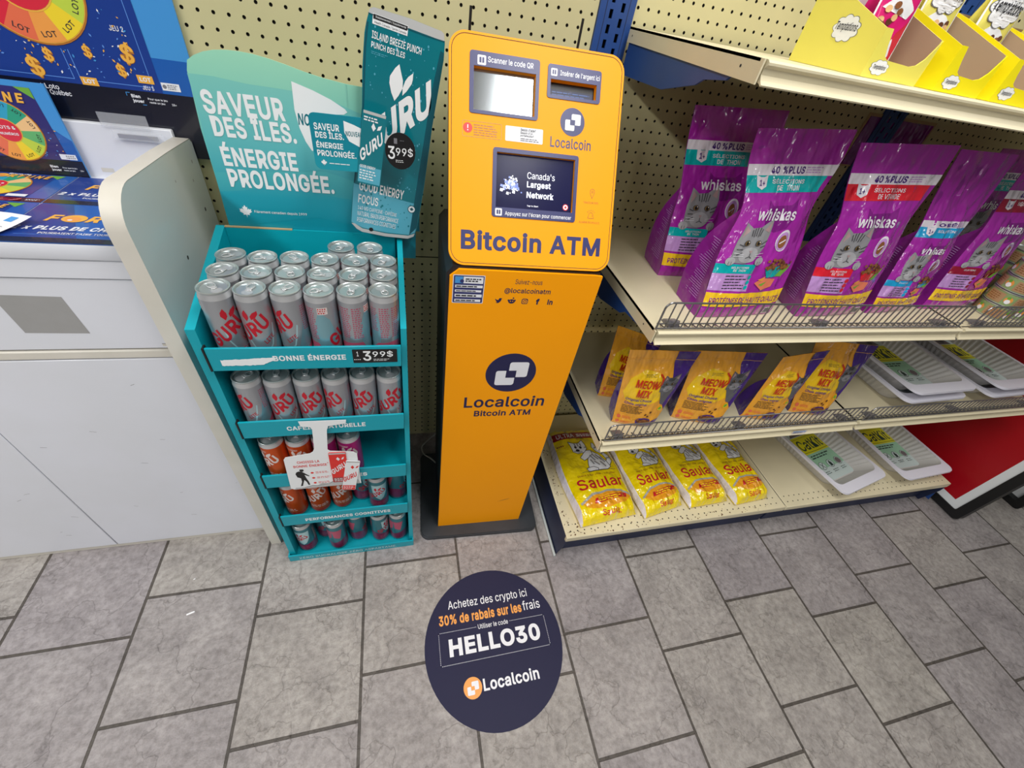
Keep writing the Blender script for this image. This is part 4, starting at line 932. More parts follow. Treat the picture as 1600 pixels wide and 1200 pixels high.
a.poly([(-0.0655, 0.377), (0.063, 0.3765), (0.060, 0.3865), (0.055, 0.389), (0.0, 0.390), (-0.058, 0.387), (-0.064, 0.3835)], 'print_silver', 1); a.stroke([(-0.0655, 0.3775), (-0.03, 0.3755), (0.03, 0.3750), (0.063, 0.3765)], 0.0014, 'can_card_dark', 2)
a.poly([(-0.0735, 0.012), (-0.062, 0.001), (-0.050, -0.004), (0, -0.0045), (0.05, 0.0005), (0.062, 0.008), (0.064, 0.016), (0.05, 0.008), (0, 0.003), (-0.05, 0.004), (-0.066, 0.012)], 'print_silver', 2)
a.poly([(-0.0735, 0.014), (-0.05, 0.006), (0, 0.005), (0.05, 0.010), (0.064, 0.018), (0.066, 0.060), (0.066, 0.083), (0.02, 0.085), (-0.03, 0.092), (-0.0735, 0.098)], 'can_card_light', 1)
a.poly([(0.052, 0.01), (0.0655, 0.03), (0.0665, 0.12), (0.064, 0.24), (0.065, 0.36), (0.0585, 0.362), (0.054, 0.30)], 'can_card_dark', 2)
a.stroke([(-0.066, 0.365), (-0.0675, 0.33), (-0.0645, 0.24), (-0.072, 0.10)], 0.003, 'can_card_dark', 1)
a.rect(-0.0585, 0.3655, -0.0005, 0.3795, 'card_white', 2); a.rect(-0.0575, 0.3725, -0.0015, 0.3788, 'black', 3); a.text('Supplemented / Supplémenté', -0.054, 0.3740, -0.004, 0.3775, 'card_white', 4, 0.0); a.text('Health Canada / Santé Canada', -0.055, 0.3668, -0.003, 0.3705, 'ink', 3, 0.0)
a.text('ISLAND BREEZE PUNCH', -0.0578, 0.3460, 0.0262, 0.3567, wt, 2, 0.012); a.text('PUNCH DES ÎLES', -0.0578, 0.3330, -0.0008, 0.3440, wt, 2, 0.012); a.lines(-0.057, 0.3240, -0.028, 0.3290, 2, 'can_card_light', 2, 3, 0.35)
a.poly([(-0.0085, 0.3225), (-0.015, 0.315), (-0.0225, 0.301), (-0.0225, 0.290), (-0.0175, 0.276), (-0.0105, 0.2645), (-0.0045, 0.274), (0.0015, 0.288), (0.0005, 0.300), (-0.0045, 0.312)], wt, 2)
a.poly([(0.0170, 0.3160), (0.0175, 0.306), (0.0165, 0.299), (0.0090, 0.285), (0.0025, 0.2765), (0.0015, 0.288), (0.0045, 0.300), (0.0090, 0.308)], wt, 2)
a.text('GURU', -0.0540, 0.1480, 0.1060, 0.2050, wt, 2, 0.042, 0.0, R(44.6), vrot=R(11))
a.text('GOOD ENERGY', -0.0622, 0.0865, 0.0285, 0.1065, wt, 3, 0.02); a.text('FOCUS', -0.0625, 0.0600, -0.0220, 0.0785, wt, 3, 0.02)
for k, (s_, x1) in enumerate((('140 MG CAFFEINE · CAFÉINE', 0.019), ('NATURAL BRAIN PERFORMANCE', 0.024), ('PERFORMANCES COGNITIVES', 0.020))): a.text(s_, -0.0622, 0.0460 - 0.0140 * k, x1, 0.0560 - 0.0140 * k, wt, 3, 0.0)
a.circle(0.0490, 0.0700, 0.0085, 'can_card_dark', 3); a.circle(0.0490, 0.0700, 0.0070, wt, 4); a.poly([(0.049 + x * 0.0045, 0.070 + y * 0.0048) for x, y in leaf], 'can_card_dark', 5)
a.circle(-0.0315, 0.0055, 0.0045, 'black', 3)
rn = random.Random(6)
for i in range(170):
    u = -0.060 + 0.122 * rn.random(); v = 0.02 + 0.345 * rn.random(); r_ = 0.0006 + 0.0013 * rn.random() ** 2; a.circle(u, v, r_, 'can_card_light' if v > 0.1 else 'can_card_teal', 1.4 + 0.01 * (i % 40), r_ * 1.4, n=7)
t.part(p, 'can_cutout', 'can-shaped cut-out with white lettering')
p = MB(); p.box((-0.19, -0.0495, 1.02), (-0.13, -0.0250, 1.05), 'kraft'); t.part(p, 'cutout_brace')

# small shelf talker and price disc in front of the cut-out
t = T('promotion_card', 'small teal card with a little can and a black price disc on the cut-out', 'promotion card', (-0.235, -0.09, 1.19))
TY = -0.090
p = MB(); p.prism(rrect(-0.3045, 1.1455, -0.200, 1.2400, 0.011), wallfr(0, 0, 0), 0.0885, 0.090, 'teal_print')
a = Art(p, wallfr(0, TY, 0), lay=0.0002)
a.poly(rrect(-0.3045, 1.170, -0.2000, 1.2400, 0.010), 'header_wave', 1)
for s_, x0, y0, x1, y1 in (('SAVEUR', -0.2975, 1.2130, -0.2545, 1.2245), ('DES ÎLES.', -0.2970, 1.2000, -0.2480, 1.2130), ('ÉNERGIE', -0.2975, 1.1835, -0.2510, 1.1960), ('PROLONGÉE.', -0.2980, 1.1695, -0.2290, 1.1825)): a.text(s_, x0, y0, x1, y1, wt, 2, 0.025)
a.poly([(-0.2455, 1.232), (-0.228, 1.227), (-0.205, 1.218), (-0.205, 1.190), (-0.222, 1.191), (-0.239, 1.199), (-0.246, 1.213)], 'card_white', 2); a.text('NOUVEAU', -0.2440, 1.2075, -0.2150, 1.2160, 'can_card_teal', 3, 0.02, 0.1)
a.poly([(-0.2885 + x * 0.0055, 1.158 + y * 0.006) for x, y in leaf], 'card_white', 2); a.lines(-0.279, 1.156, -0.236, 1.159, 1, wt, 2, 5, 0.5)
t.part(p, 'card')
cq = R(-9.5); co = Vector((-0.2105, TY - 0.0035, 1.124)); CU = Vector((math.cos(cq), 0, math.sin(cq))); CV = Vector((-math.sin(cq), 0, math.cos(cq)))
cf = lambda u, v, h: co + CU * u + CV * v + Vector((0, -h, 0))
p = MB(); p.prism(rrect(-0.0215, 0, 0.0215, 0.1290, 0.004), cf, -0.0018, 0, 'can_card_teal'); a = Art(p, cf, lay=0.0002)
a.rect(-0.0195, 0.124, 0.0195, 0.1288, 'print_silver', 1); a.rect(-0.0205, 0.003, 0.0205, 0.034, 'can_card_light', 1); a.text('GURU', -0.0175, 0.040, 0.0375, 0.061, wt, 2, 0.025, 0, R(48), vrot=R(12))
a.poly([(0.0, 0.098), (-0.004, 0.105), (-0.001, 0.112), (0.004, 0.104)], wt, 2); a.poly([(0.006, 0.101), (0.008, 0.108), (0.014, 0.111), (0.012, 0.103)], wt, 2)
a.lines(-0.018, 0.112, 0.012, 0.121, 2, wt, 2, 2, 0.5); a.text('GOOD ENERGY', -0.0185, 0.0305, 0.010, 0.036, wt, 3, 0.02); a.lines(-0.0185, 0.008, 0.012, 0.028, 4, wt, 2, 7, 0.45)
t.part(p, 'mini_can')
p = MB(); p.prism(arc(-0.1465, 1.1905, 0.0285, 0.0325, 0, 2 * PI * 35 / 36, 35), wallfr(0, 0, 0), 0.0905, 0.0920, 'black'); a = Art(p, wallfr(0, -0.092, 0), lay=0.0002)
a.text('3', -0.1700, 1.1760, -0.1570, 1.1990, wt, 1, 0.015); a.text('99$', -0.1550, 1.1810, -0.1230, 1.1985, wt, 1, 0.008); a.lines(-0.156, 1.170, -0.138, 1.176, 2, wt, 1, 2, 0.35); a.rect(-0.158, 1.2035, -0.152, 1.2130, 'ink_grey', 1); a.lines(-0.147, 1.2085, -0.139, 1.2105, 1, 'ink_grey', 1, 4, 0.6)
t.part(p, 'price_disc', 'black disc with a white price')

# hanging tag on the second tray
t = T('hanging_tag', 'white hanging tag reading CHOISIS LA BONNE ÉNERGIE taped to the teal display', 'hanging tag', (-0.35, -0.33, 0.55))
KY = -0.3265
tp = [(-0.389, 0.6850), (-0.289, 0.6820), (-0.291, 0.6700), (-0.330, 0.6640), (-0.3345, 0.6500), (-0.3430, 0.5780), (-0.3380, 0.5720), (-0.285, 0.5620), (-0.2780, 0.5540), (-0.2800, 0.4220), (-0.445, 0.4200), (-0.4530, 0.4265), (-0.4455, 0.5500), (-0.4400, 0.5590), (-0.384, 0.5680), (-0.3765, 0.5740), (-0.3720, 0.5850), (-0.3650, 0.6560), (-0.3680, 0.6640), (-0.387, 0.6680)]
p = MB(); p.prism(tp, wallfr(0, 0, 0), 0.3258, 0.3265, 'card_white'); a = Art(p, wallfr(0, KY, 0), lay=0.00025)
a.text('CHOISIS LA', -0.4190, 0.5300, -0.3680, 0.5400, 'alert_red', 1, 0.02); a.text('BONNE ÉNERGIE', -0.4300, 0.5140, -0.3530, 0.5260, 'alert_red', 1, 0.02); a.text('*', -0.352, 0.5235, -0.349, 0.5275, 'alert_red', 1)
# walker with a backpack, in black
a.circle(-0.4145, 0.5010, 0.0048, 'black', 1); a.poly([(-0.4270, 0.4960), (-0.4215, 0.4985), (-0.4150, 0.4960), (-0.4095, 0.4890), (-0.4000, 0.4760), (-0.4020, 0.4740), (-0.4110, 0.4820), (-0.4090, 0.4660), (-0.4060, 0.4500), (-0.4050, 0.4360), (-0.4090, 0.4360), (-0.4110, 0.4500), (-0.4150, 0.4600), (-0.4190, 0.4480), (-0.4230, 0.4340), (-0.4280, 0.4330), (-0.4220, 0.4520), (-0.4215, 0.4680), (-0.4290, 0.4740), (-0.4310, 0.4880)], 'black', 1); a.poly([(-0.4200, 0.5035), (-0.4090, 0.5035), (-0.4110, 0.5060), (-0.4180, 0.5065)], 'black', 2)
for k in range(3):
    y = 0.4880 - 0.0225 * k; a.circle(-0.3920, y, 0.0038, 'alert_red', 1, n=10); a.lines(-0.3840, y - 0.005, -0.3500, y + 0.005, 2, 'alert_red', 1, k, 0.4)
rn = random.Random(4); a.poly([(-0.445, 0.421), (-0.440, 0.428), (-0.42, 0.4265), (-0.40, 0.4330), (-0.388, 0.4300), (-0.375, 0.4400), (-0.36, 0.4340), (-0.345, 0.4460), (-0.325, 0.4360), (-0.300, 0.4470), (-0.285, 0.4400), (-0.282, 0.4225)], 'print_silver', 1); a.stroke([(-0.42, 0.426), (-0.40, 0.4325), (-0.388, 0.4295), (-0.36, 0.4340), (-0.345, 0.4455)], 0.001, 'ink', 2)
t.part(p, 'card')
for (x, z, h_, wd, rt, body, word) in ((-0.3280, 0.4390, 0.127, 0.040, -2, 'alert_red', 'card_white'), (-0.3140, 0.4020, 0.130, 0.034, -11, 'card_white', 'alert_red')):
    q = R(rt); o2 = Vector((x, KY - (0.002 if body == 'alert_red' else 0.0045), z)); U2 = Vector((math.cos(q), 0, math.sin(q))); V2 = Vector((-math.sin(q), 0, math.cos(q)))
    mf = lambda u, v, h, o2=o2, U2=U2, V2=V2: o2 + U2 * u + V2 * v + Vector((0, -h, 0))
    p = MB(); p.prism(rrect(-wd / 2, 0, wd / 2, h_, 0.003), mf, -0.0015, 0, body); a = Art(p, mf, lay=0.0002)
    a.rect(-wd / 2 + 0.001, h_ - 0.007, wd / 2 - 0.001, h_ - 0.001, 'print_silver', 1); a.text('GURU', -wd * 0.42, h_ * 0.28, wd * 0.78, h_ * 0.44, word, 2, 0.025, 0, R(44), vrot=R(12))
    a.rect(-wd / 2 + 0.001, 0.001, wd / 2 - 0.001, h_ * 0.17, 'alert_red' if body == 'card_white' else 'saular_maroon', 1); a.lines(-wd * 0.4, 0.004, wd * 0.4, h_ * 0.15, 3, 'card_white', 2, 3, 0.4); a.poly([(0.001, h_ * 0.74), (-0.004, h_ * 0.80), (0.0, h_ * 0.86), (0.005, h_ * 0.79)], word, 2); a.poly([(0.008, h_ * 0.77), (0.010, h_ * 0.83), (0.015, h_ * 0.86), (0.013, h_ * 0.79)], word, 2)
    t.part(p, 'printed_can', 'red printed can' if body == 'alert_red' else 'white printed can')

# ------------------------------------------------------------------ drink cans
RC, HC = 0.0279, 0.157
def can_proto(kind):
    o = bpy.data.objects.new('drink_can', None); o.empty_display_size = 0.02; COL.objects.link(o)
    body = dict(lite='can_silver', orange='can_orange', magenta='can_magenta', punch='can_tealdeep')[kind]
    m = MB(); m.lathe([(0.0235, 0.0), (0.0255, 0.003), (0.0278, 0.009), (RC, 0.014), (RC, 0.138), (0.0278, 0.142)], body, 36, cap=True)
    m.lathe([(0.0278, 0.142), (0.0262, 0.149), (0.0255, 0.1525)], 'aluminium', 36, cap=False)
    cy = lambda u, v, h: Vector(((RC + h) * math.sin(u / RC), -(RC + h) * math.cos(u / RC), v))
    a = Art(m, cy, 0.0045, 0.0001)
    def leafs(x, y, c, k=1.0, L=3):
        a.poly([(x, y), (x - 0.006 * k, y + 0.009 * k), (x - 0.005 * k, y + 0.016 * k), (x + 0.000 * k, y + 0.023 * k), (x + 0.004 * k, y + 0.014 * k), (x + 0.004 * k, y + 0.007 * k)], c, L)
        a.poly([(x + 0.008 * k, y + 0.004 * k), (x + 0.007 * k, y + 0.011 * k), (x + 0.012 * k, y + 0.018 * k), (x + 0.020 * k, y + 0.022 * k), (x + 0.020 * k, y + 0.015 * k), (x + 0.015 * k, y + 0.008 * k)], c, L)
    full = PI * RC
    if kind == 'lite':
        a.poly([(-full, 0.014), (full, 0.014), (full, 0.027), (0.05, 0.024), (0.02, 0.020), (-0.02, 0.026), (-0.05, 0.021), (-full, 0.027)], 'can_red', 1)
        a.poly([(-0.070, 0.026), (-0.040, 0.030), (-0.032, 0.060), (-0.042, 0.105), (-0.060, 0.125), (-0.072, 0.090)], 'can_teal_haze', 1)
        a.poly([(0.026, 0.026), (0.062, 0.028), (0.070, 0.080), (0.062, 0.118), (0.050, 0.110), (0.040, 0.070)], 'can_teal_haze', 1)
        a.stroke([(-0.016, 0.080), (-0.013, 0.055), (-0.006, 0.038), (0.004, 0.031), (0.015, 0.033), (0.024, 0.045), (0.030, 0.068), (0.034, 0.09)], 0.0026, 'can_pale', 2)
        a.text('GURU', -0.040, 0.036, 0.050, 0.066, 'can_red', 3, 0.03, 0.0, R(38), vrot=R(24)); leafs(-0.008, 0.1015, 'can_red', 1.05)
        a.text('LITE', 0.014, 0.049, 0.036, 0.058, 'can_red', 3, 0.012, 0.0, R(38), vrot=R(24)); a.lines(-0.034, 0.024, 0.030, 0.036, 2, 'can_pink', 3, 5, 0.4)
        for x0 in (0.066, -0.086): a.lines(x0, 0.060, x0 + 0.020, 0.132, 15, 'can_pink', 2, int(x0 * 999), 0.5)
        a.lines(0.046, 0.075, 0.062, 0.130, 12, 'can_pink', 3, 7, 0.5); a.poly([(0.044, 0.028), (full, 0.030), (full, 0.050), (0.060, 0.046)], 'can_pink', 2); a.poly([(-full, 0.030), (-0.060, 0.028), (-0.070, 0.050), (-full, 0.050)], 'can_pink', 2)
        a.rect(0.073, 0.018, 0.087, 0.034, 'card_white', 4)
        for k in range(7): a.rect(0.0745 + 0.0017 * k, 0.020, 0.0753 + 0.0017 * k, 0.032, 'ink', 5)
        a.rect(-0.062, 0.118, -0.044, 0.133, 'can_print_white', 2); a.lines(-0.061, 0.119, -0.046, 0.132, 3, 'can_red', 3, 3, 0.6)
    elif kind in ('orange', 'magenta'):
        pw = 'can_print_white'
        a.text('GURU', -0.036, 0.042, 0.048, 0.070, pw, 3, 0.028, 0.0, R(38), vrot=R(24)); leafs(-0.006, 0.1035, pw)
        a.lines(-0.028, 0.030, 0.026, 0.044, 2, pw, 2, 3, 0.35); a.text('GOOD ENERGY', -0.026, 0.126, 0.006, 0.132, pw, 2, 0.01); a.lines(0.055, 0.05, 0.085, 0.125, 14, pw, 2, 4, 0.4); a.lines(-0.085, 0.05, -0.058, 0.125, 14, pw, 2, 9, 0.4)
        a.poly([(-full, 0.014), (full, 0.014), (full, 0.020), (-full, 0.020)], 'can_plum' if kind == 'magenta' else 'can_red', 1)
    else:
        a.poly([(-full, 0.014), (full, 0.014), (full, 0.045), (0.05, 0.060), (0.0, 0.046), (-0.05, 0.062), (-full, 0.045)], 'can_plum', 1)
        a.poly([(-0.022, 0.126), (0.026, 0.126), (0.022, 0.085), (0.012, 0.060), (0.002, 0.050), (-0.012, 0.066), (-0.020, 0.09)], 'can_pale', 2)
        a.poly([(0.060, 0.120), (0.088, 0.122), (0.084, 0.080), (0.070, 0.062)], 'can_pink', 2); a.poly([(-0.088, 0.122), (-0.056, 0.120), (-0.066, 0.070), (-0.084, 0.080)], 'can_pink', 2)
        a.text('GURU', -0.028, 0.056, 0.034, 0.076, 'can_red', 3, 0.028, 0.0, R(36)); leafs(-0.010, 0.097, 'can_red', 0.8); a.lines(-0.03, 0.022, 0.03, 0.040, 3, 'can_pink', 3, 3, 0.4); a.lines(0.04, 0.05, 0.075, 0.12, 12, 'can_print_white', 3, 4, 0.35)
    b = m.build('body', o)
    l = MB(); l.lathe([(0.0255, 0.1525), (0.0266, 0.1545), (0.0266, 0.1565), (0.0255, 0.157), (0.0240, 0.1560), (0.0232, 0.1525), (0.0222, 0.1515), (0.0215, 0.1528), (0.0, 0.1530)], 'lid_metal', 36, cap=False)
    l.add([(0.012 * math.cos(q) * 0.8, -0.011 + 0.0085 * math.sin(q), 0.1533) for q in [2 * PI * k / 16 for k in range(16)]], [tuple(range(16))], 'aluminium')
    lid = l.build('lid', o)
    k = MB(); ring = [(0.0062 * math.cos(q), 0.007 + 0.0088 * math.sin(q), 0.1549) for q in [2 * PI * i / 18 for i in range(18)]]; k.tube(ring, 0.0011, 'aluminium', 6, closed=True); k.box((-0.0052, -0.006, 0.1536), (0.0052, 0.004, 0.1552), 'aluminium', 0.0006, 1); k.lathe([(0.0019, 0.1535), (0.0019, 0.1560), (0.0, 0.1562)], 'aluminium', 10, cap=False)
    k.build('pull_tab', lid)
    return o
PROTO = {}; USED = set()
ORD = ['first', 'second', 'third', 'fourth', 'fifth', 'sixth', 'seventh']
LOOK = dict(lite='silver can with red lettering', orange='orange can with pale lettering', magenta='magenta can with pale lettering', punch='plum and teal can')
def put_can(kind, x, y, z, rz, where):
    if kind not in PROTO: PROTO[kind] = can_proto(kind); o = PROTO[kind]
    else: o = copy_tree(PROTO[kind])
    o.location = (x, y, z); o.rotation_euler = (0, 0, R(rz))
    tag(o, LOOK[kind] + ', ' + where, 'drink can', 'slim drink cans on the teal display')
P6 = 0.0572; xs6 = [-0.4755 + P6 * k for k in range(6)]
rots = [[40, -8, -45, 118, 172, 205], [150, 60, 200, 90, 165, 140], [120, 100, 40, 170, 210, 150]]
for r_, ys in enumerate(((-0.276, -0.279, -0.276, -0.280, -0.279, -0.278), (-0.2155, -0.221, -0.218, -0.222, -0.2215, -0.2195), (-0.156, -0.163, -0.160, -0.164, -0.164, -0.162))):
    for k in range(6): put_can('lite', xs6[k], ys[k], 0.840, rots[r_][k], '%s from left in %s row of top tray' % (ORD[k], ('front', 'second', 'third')[r_]))
for k, x in ((0, -0.2775), (1, -0.2185)): put_can('lite', x, -0.1055, 0.840, 150 + 40 * k, '%s of two cans at back of top tray' % ('left', 'right')[k])
for k, rz in enumerate((-48, 4, 6, -34, -14, 12)): put_can('lite', xs6[k], -0.283, 0.635, rz, '%s from left in second tray from top' % ORD[k])
for k, (kind, rz) in enumerate((('orange', -32), ('orange', -10), ('magenta', -40), ('magenta', -12))): put_can(kind, -0.475 + 0.0585 * k, -0.282, 0.432, rz, '%s from left in middle tray' % ORD[k])
for k, (kind, x, y, rz) in enumerate((('orange', -0.477, -0.268, -40), ('orange', -0.414, -0.262, 8), ('orange', -0.352, -0.256, 16), ('punch', -0.294, -0.238, 60), ('punch', -0.2445, -0.272, 10), ('punch', -0.1895, -0.246, 90))): put_can(kind, x, y, 0.232, rz, '%s from left in fourth tray from top' % ORD[k])
for k, (x, y, rz) in enumerate(((-0.484, -0.272, -12), (-0.431, -0.232, 40), (-0.388, -0.278, 160), (-0.326, -0.256, 110), (-0.254, -0.268, 60), (-0.1945, -0.272, 150))): put_can('punch', x, y, 0.012, rz, '%s from left in bottom tray' % ORD[k])

# ------------------------------------------------------------------ film bags
def film_bag(t, bl, br, tr, tl, depth, body, back, paint, close=0.62, bulge=0.018, pinch=0.0, seed=0, name='front', wr=0.0022, nu=34, nv=60, cuts=0.0, top_curve=0.0, zshift=None):
    """gusseted stand-up bag: bl, br, tr, tl are the corners of its front face, depth the vector to the back of its base.
    The gussets close at the fraction `close` of the height; above that front and back lie together."""
    bl, br, tr, tl, depth = map(Vector, (bl, br, tr, tl, depth))
    W = ((br - bl).length + (tr - tl).length) / 2; H = ((tl - bl).length + (tr - br).length) / 2
    Nf = ((br - bl).cross(tl - bl)).normalized()
    sv = Vector((seed * 7.3, seed * 3.1, seed * 1.7))
    def gap(v):
        k = max(0.0, 1 - v / close); return 1 - (1 - k) ** 2.2 if k < 1 else 1.0
    def edge(v):
        q = math.exp(-((v - close) / 0.16) ** 2); return pinch * q
    def ease(v):      # the film leaves the full base depth slowly, then runs straight to the seal
        return v
    def front(u, v, h=0.0):
        e = edge(v); uu = u + e * (1 - 2 * u) * (abs(1 - 2 * u) ** 0.5)
        p = (bl * (1 - uu) + br * uu) * (1 - ease(v)) + (tl * (1 - uu) + tr * uu) * ease(v)
        p = p + Vector((0, 0, top_curve * v * v * 4 * uu * (1 - uu)))
        s_ = math.sin(PI * min(max(u, 0), 1)) ** 0.7
        b = bulge * s_ * (0.35 + 0.65 * math.sin(PI * min(v / (close * 1.35), 1.0)) ** 0.8) * (1 if v < close else max(0.12, 1 - (v - close) / (1 - close) * 1.6))
        n = noise.noise(sv + Vector((u * 5, v * 6, 0))) * wr * 1.5 + noise.noise(sv + Vector((u * 13, v * 11, 4))) * wr * (0.4 + 1.2 * abs(v - 0.45)) + noise.noise(sv + Vector((u * 3 + v * 9, v * 4 - u * 22, 9))) * wr * 0.8
        n *= min(1.0, v * 8, 8 * u + 0.15, 8 * (1 - u) + 0.15)
        if v > 0.93: n *= 0.35
        lowr = max(0.0, 1 - v / 0.07); b -= 0.010 * lowr * lowr * 0.6
        return p + Nf * (b + n + h)
    def backf(u, v):
        g = gap(v); e = edge(v); uu = u + e * (1 - 2 * u) * (abs(1 - 2 * u) ** 0.5)
        p = (bl * (1 - uu) + br * uu) * (1 - v) + (tl * (1 - uu) + tr * uu) * v
        off = depth * g
        return p + off - Nf * (0.0016 + 0.004 * math.sin(PI * u) * g) + Vector((0, 0, top_curve * v * v * 4 * uu * (1 - uu)))
    m = MB(); vs = [front(i / nu, j / nv) for j in range(nv + 1) for i in range(nu + 1)]
    m.add(vs, [(j * (nu + 1) + i, j * (nu + 1) + i + 1, (j + 1) * (nu + 1) + i + 1, (j + 1) * (nu + 1) + i) for j in range(nv) for i in range(nu)], body, True)
    mp = lambda x, y, h: front(min(max(x / W, 0), 1), min(max(y / H, 0), 1), h)
    a = Art(m, mp, 0.0085, 0.00045); paint(a, W, H)
    t.part(m, name)
    ng = 6
    def gus(side, j, k):      # side gusset, folded inwards half way back
        v = j / nv; f = front(side, v); b = backf(side, v); q = k / ng
        inn = (br - bl).normalized() * (1 if side == 0 else -1) * 0.014 * gap(v) * math.sin(PI * q) ** 1.5 * min(1, v * 3)
        n = noise.noise(sv + Vector((q * 4, v * 12, side * 5 + 2))) * wr * 1.2 * gap(v)
        return f * (1 - q) + b * q + inn + (br - bl).normalized() * n
    for side in (0, 1):
        g = MB(); vs = [gus(side, j, k) for j in range(nv + 1) for k in range(ng + 1)]
        g.add(vs, [(j * (ng + 1) + k, j * (ng + 1) + k + 1, (j + 1) * (ng + 1) + k + 1, (j + 1) * (ng + 1) + k) for j in range(nv) for k in range(ng)], back, True)
        ag = Art(g, lambda x, y, h, side=side: (gus(side, max(0, min(nv, y / H * nv)), max(0, min(ng, x * ng))) + (br - bl).normalized() * (h if side else -h)), None, 0.0008)
        rn = random.Random(seed + side)
        if body == 'purple':
            for r_ in range(26):
                y = H * (0.08 + 0.014 * r_)
                if y / H < close * 0.86: ag.rect(0.28, y, 0.28 + 0.28 + 0.22 * rn.random(), y + 0.0012, 'purple_lilac', 1)
        t.part(g, 'gusset')
    k = MB(); vs = [backf(i / 8, j / nv) for j in range(nv + 1) for i in range(9)]
    k.add(vs, [(j * 9 + i + 1, j * 9 + i, (j + 1) * 9 + i, (j + 1) * 9 + i + 1) for j in range(nv) for i in range(8)], back, True)
    lo = [front(i / 8, 0) for i in range(9)] + [backf(i / 8, 0) for i in range(9)]
    k.add(lo, [(i, i + 1, 10 + i, 9 + i) for i in range(8)], back)
    hi = [front(i / nu, 1) for i in range(nu + 1)] + [backf(i / nu, 1) for i in range(nu + 1)]
    k.add(hi, [(i, i + 1, nu + 2 + i, nu + 1 + i) for i in range(nu)], body)
    t.part(k, 'back')

def cat_face(a, x, y, w, look='grey', L=2, paws=True):
    """photo of a striped cat: head with ears, eyes, muzzle, stripes, paws"""
    f, fl_, fd = ('fur', 'fur_light', 'fur_dark') if look == 'grey' else ('fur_mid', 'fur', 'fur_black')
    P = lambda pts: [(x + px * w, y + py * w) for px, py in pts]
    a.poly(P([(0.02, 0.0), (0.0, 0.55), (0.06, 1.0), (0.28, 0.86), (0.55, 0.88), (0.86, 1.10), (0.90, 0.72), (0.86, 0.40), (0.70, 0.10), (0.45, -0.02)]), f, L)
    a.poly(P([(0.07, 0.62), (0.09, 0.92), (0.22, 0.80)]), 'fur_pink', L + 1); a.poly(P([(0.68, 0.82), (0.83, 1.02), (0.84, 0.76)]), 'fur_pink', L + 1)
    a.poly(P(arc(0.45, 0.20, 0.27, 0.20, 0, 2 * PI * 0.96, 22)), fl_, L + 1)
    for x0, y0, x1, y1 in ((0.38, 0.86, 0.40, 0.66), (0.46, 0.88, 0.46, 0.68), (0.54, 0.87, 0.52, 0.66), (0.30, 0.82, 0.33, 0.68), (0.62, 0.84, 0.58, 0.68), (0.10, 0.46, 0.22, 0.42), (0.08, 0.34, 0.22, 0.34), (0.88, 0.56, 0.72, 0.48), (0.86, 0.44, 0.72, 0.40), (0.12, 0.20, 0.24, 0.26)):
        a.stroke(P([(x0, y0), (x1, y1)]), 0.026 * w, fd, L + 2)
    for ex in (0.27, 0.60):
        a.poly(P(arc(ex, 0.50, 0.088, 0.074, 0, 2 * PI * 0.95, 18)), fd, L + 3); a.poly(P(arc(ex, 0.50, 0.066, 0.058, 0, 2 * PI * 0.95, 16)), 'eye_amber', L + 4); a.poly(P(arc(ex, 0.50, 0.040, 0.048, 0, 2 * PI * 0.95, 14)), 'fur_black', L + 5); a.poly(P(arc(ex + 0.025, 0.53, 0.014, 0.014, 0, 2 * PI * 0.9, 8)), 'sticker_white', L + 6)
    a.poly(P([(0.40, 0.32), (0.50, 0.32), (0.455, 0.25)]), 'fur_pink', L + 3); a.stroke(P([(0.455, 0.25), (0.455, 0.17), (0.37, 0.13)]), 0.018 * w, fd, L + 3); a.stroke(P([(0.455, 0.17), (0.54, 0.13)]), 0.018 * w, fd, L + 3)
    for s_, q in ((-1, 0.0), (-1, -0.04), (1, 0.0), (1, -0.04)): a.stroke(P([(0.455 + s_ * 0.16, 0.22 + q), (0.455 + s_ * 0.42, 0.25 + 2 * q)]), 0.008 * w, 'sticker_white', L + 4)
    if paws:
        for px in (0.02, 0.86): a.poly(P(arc(px, 0.04, 0.13, 0.11, 0, 2 * PI * 0.95, 16)), fl_, L + 3); [a.stroke(P([(px + d_, -0.05), (px + d_, 0.03)]), 0.012 * w, fd, L + 4) for d_ in (-0.04, 0.04)]

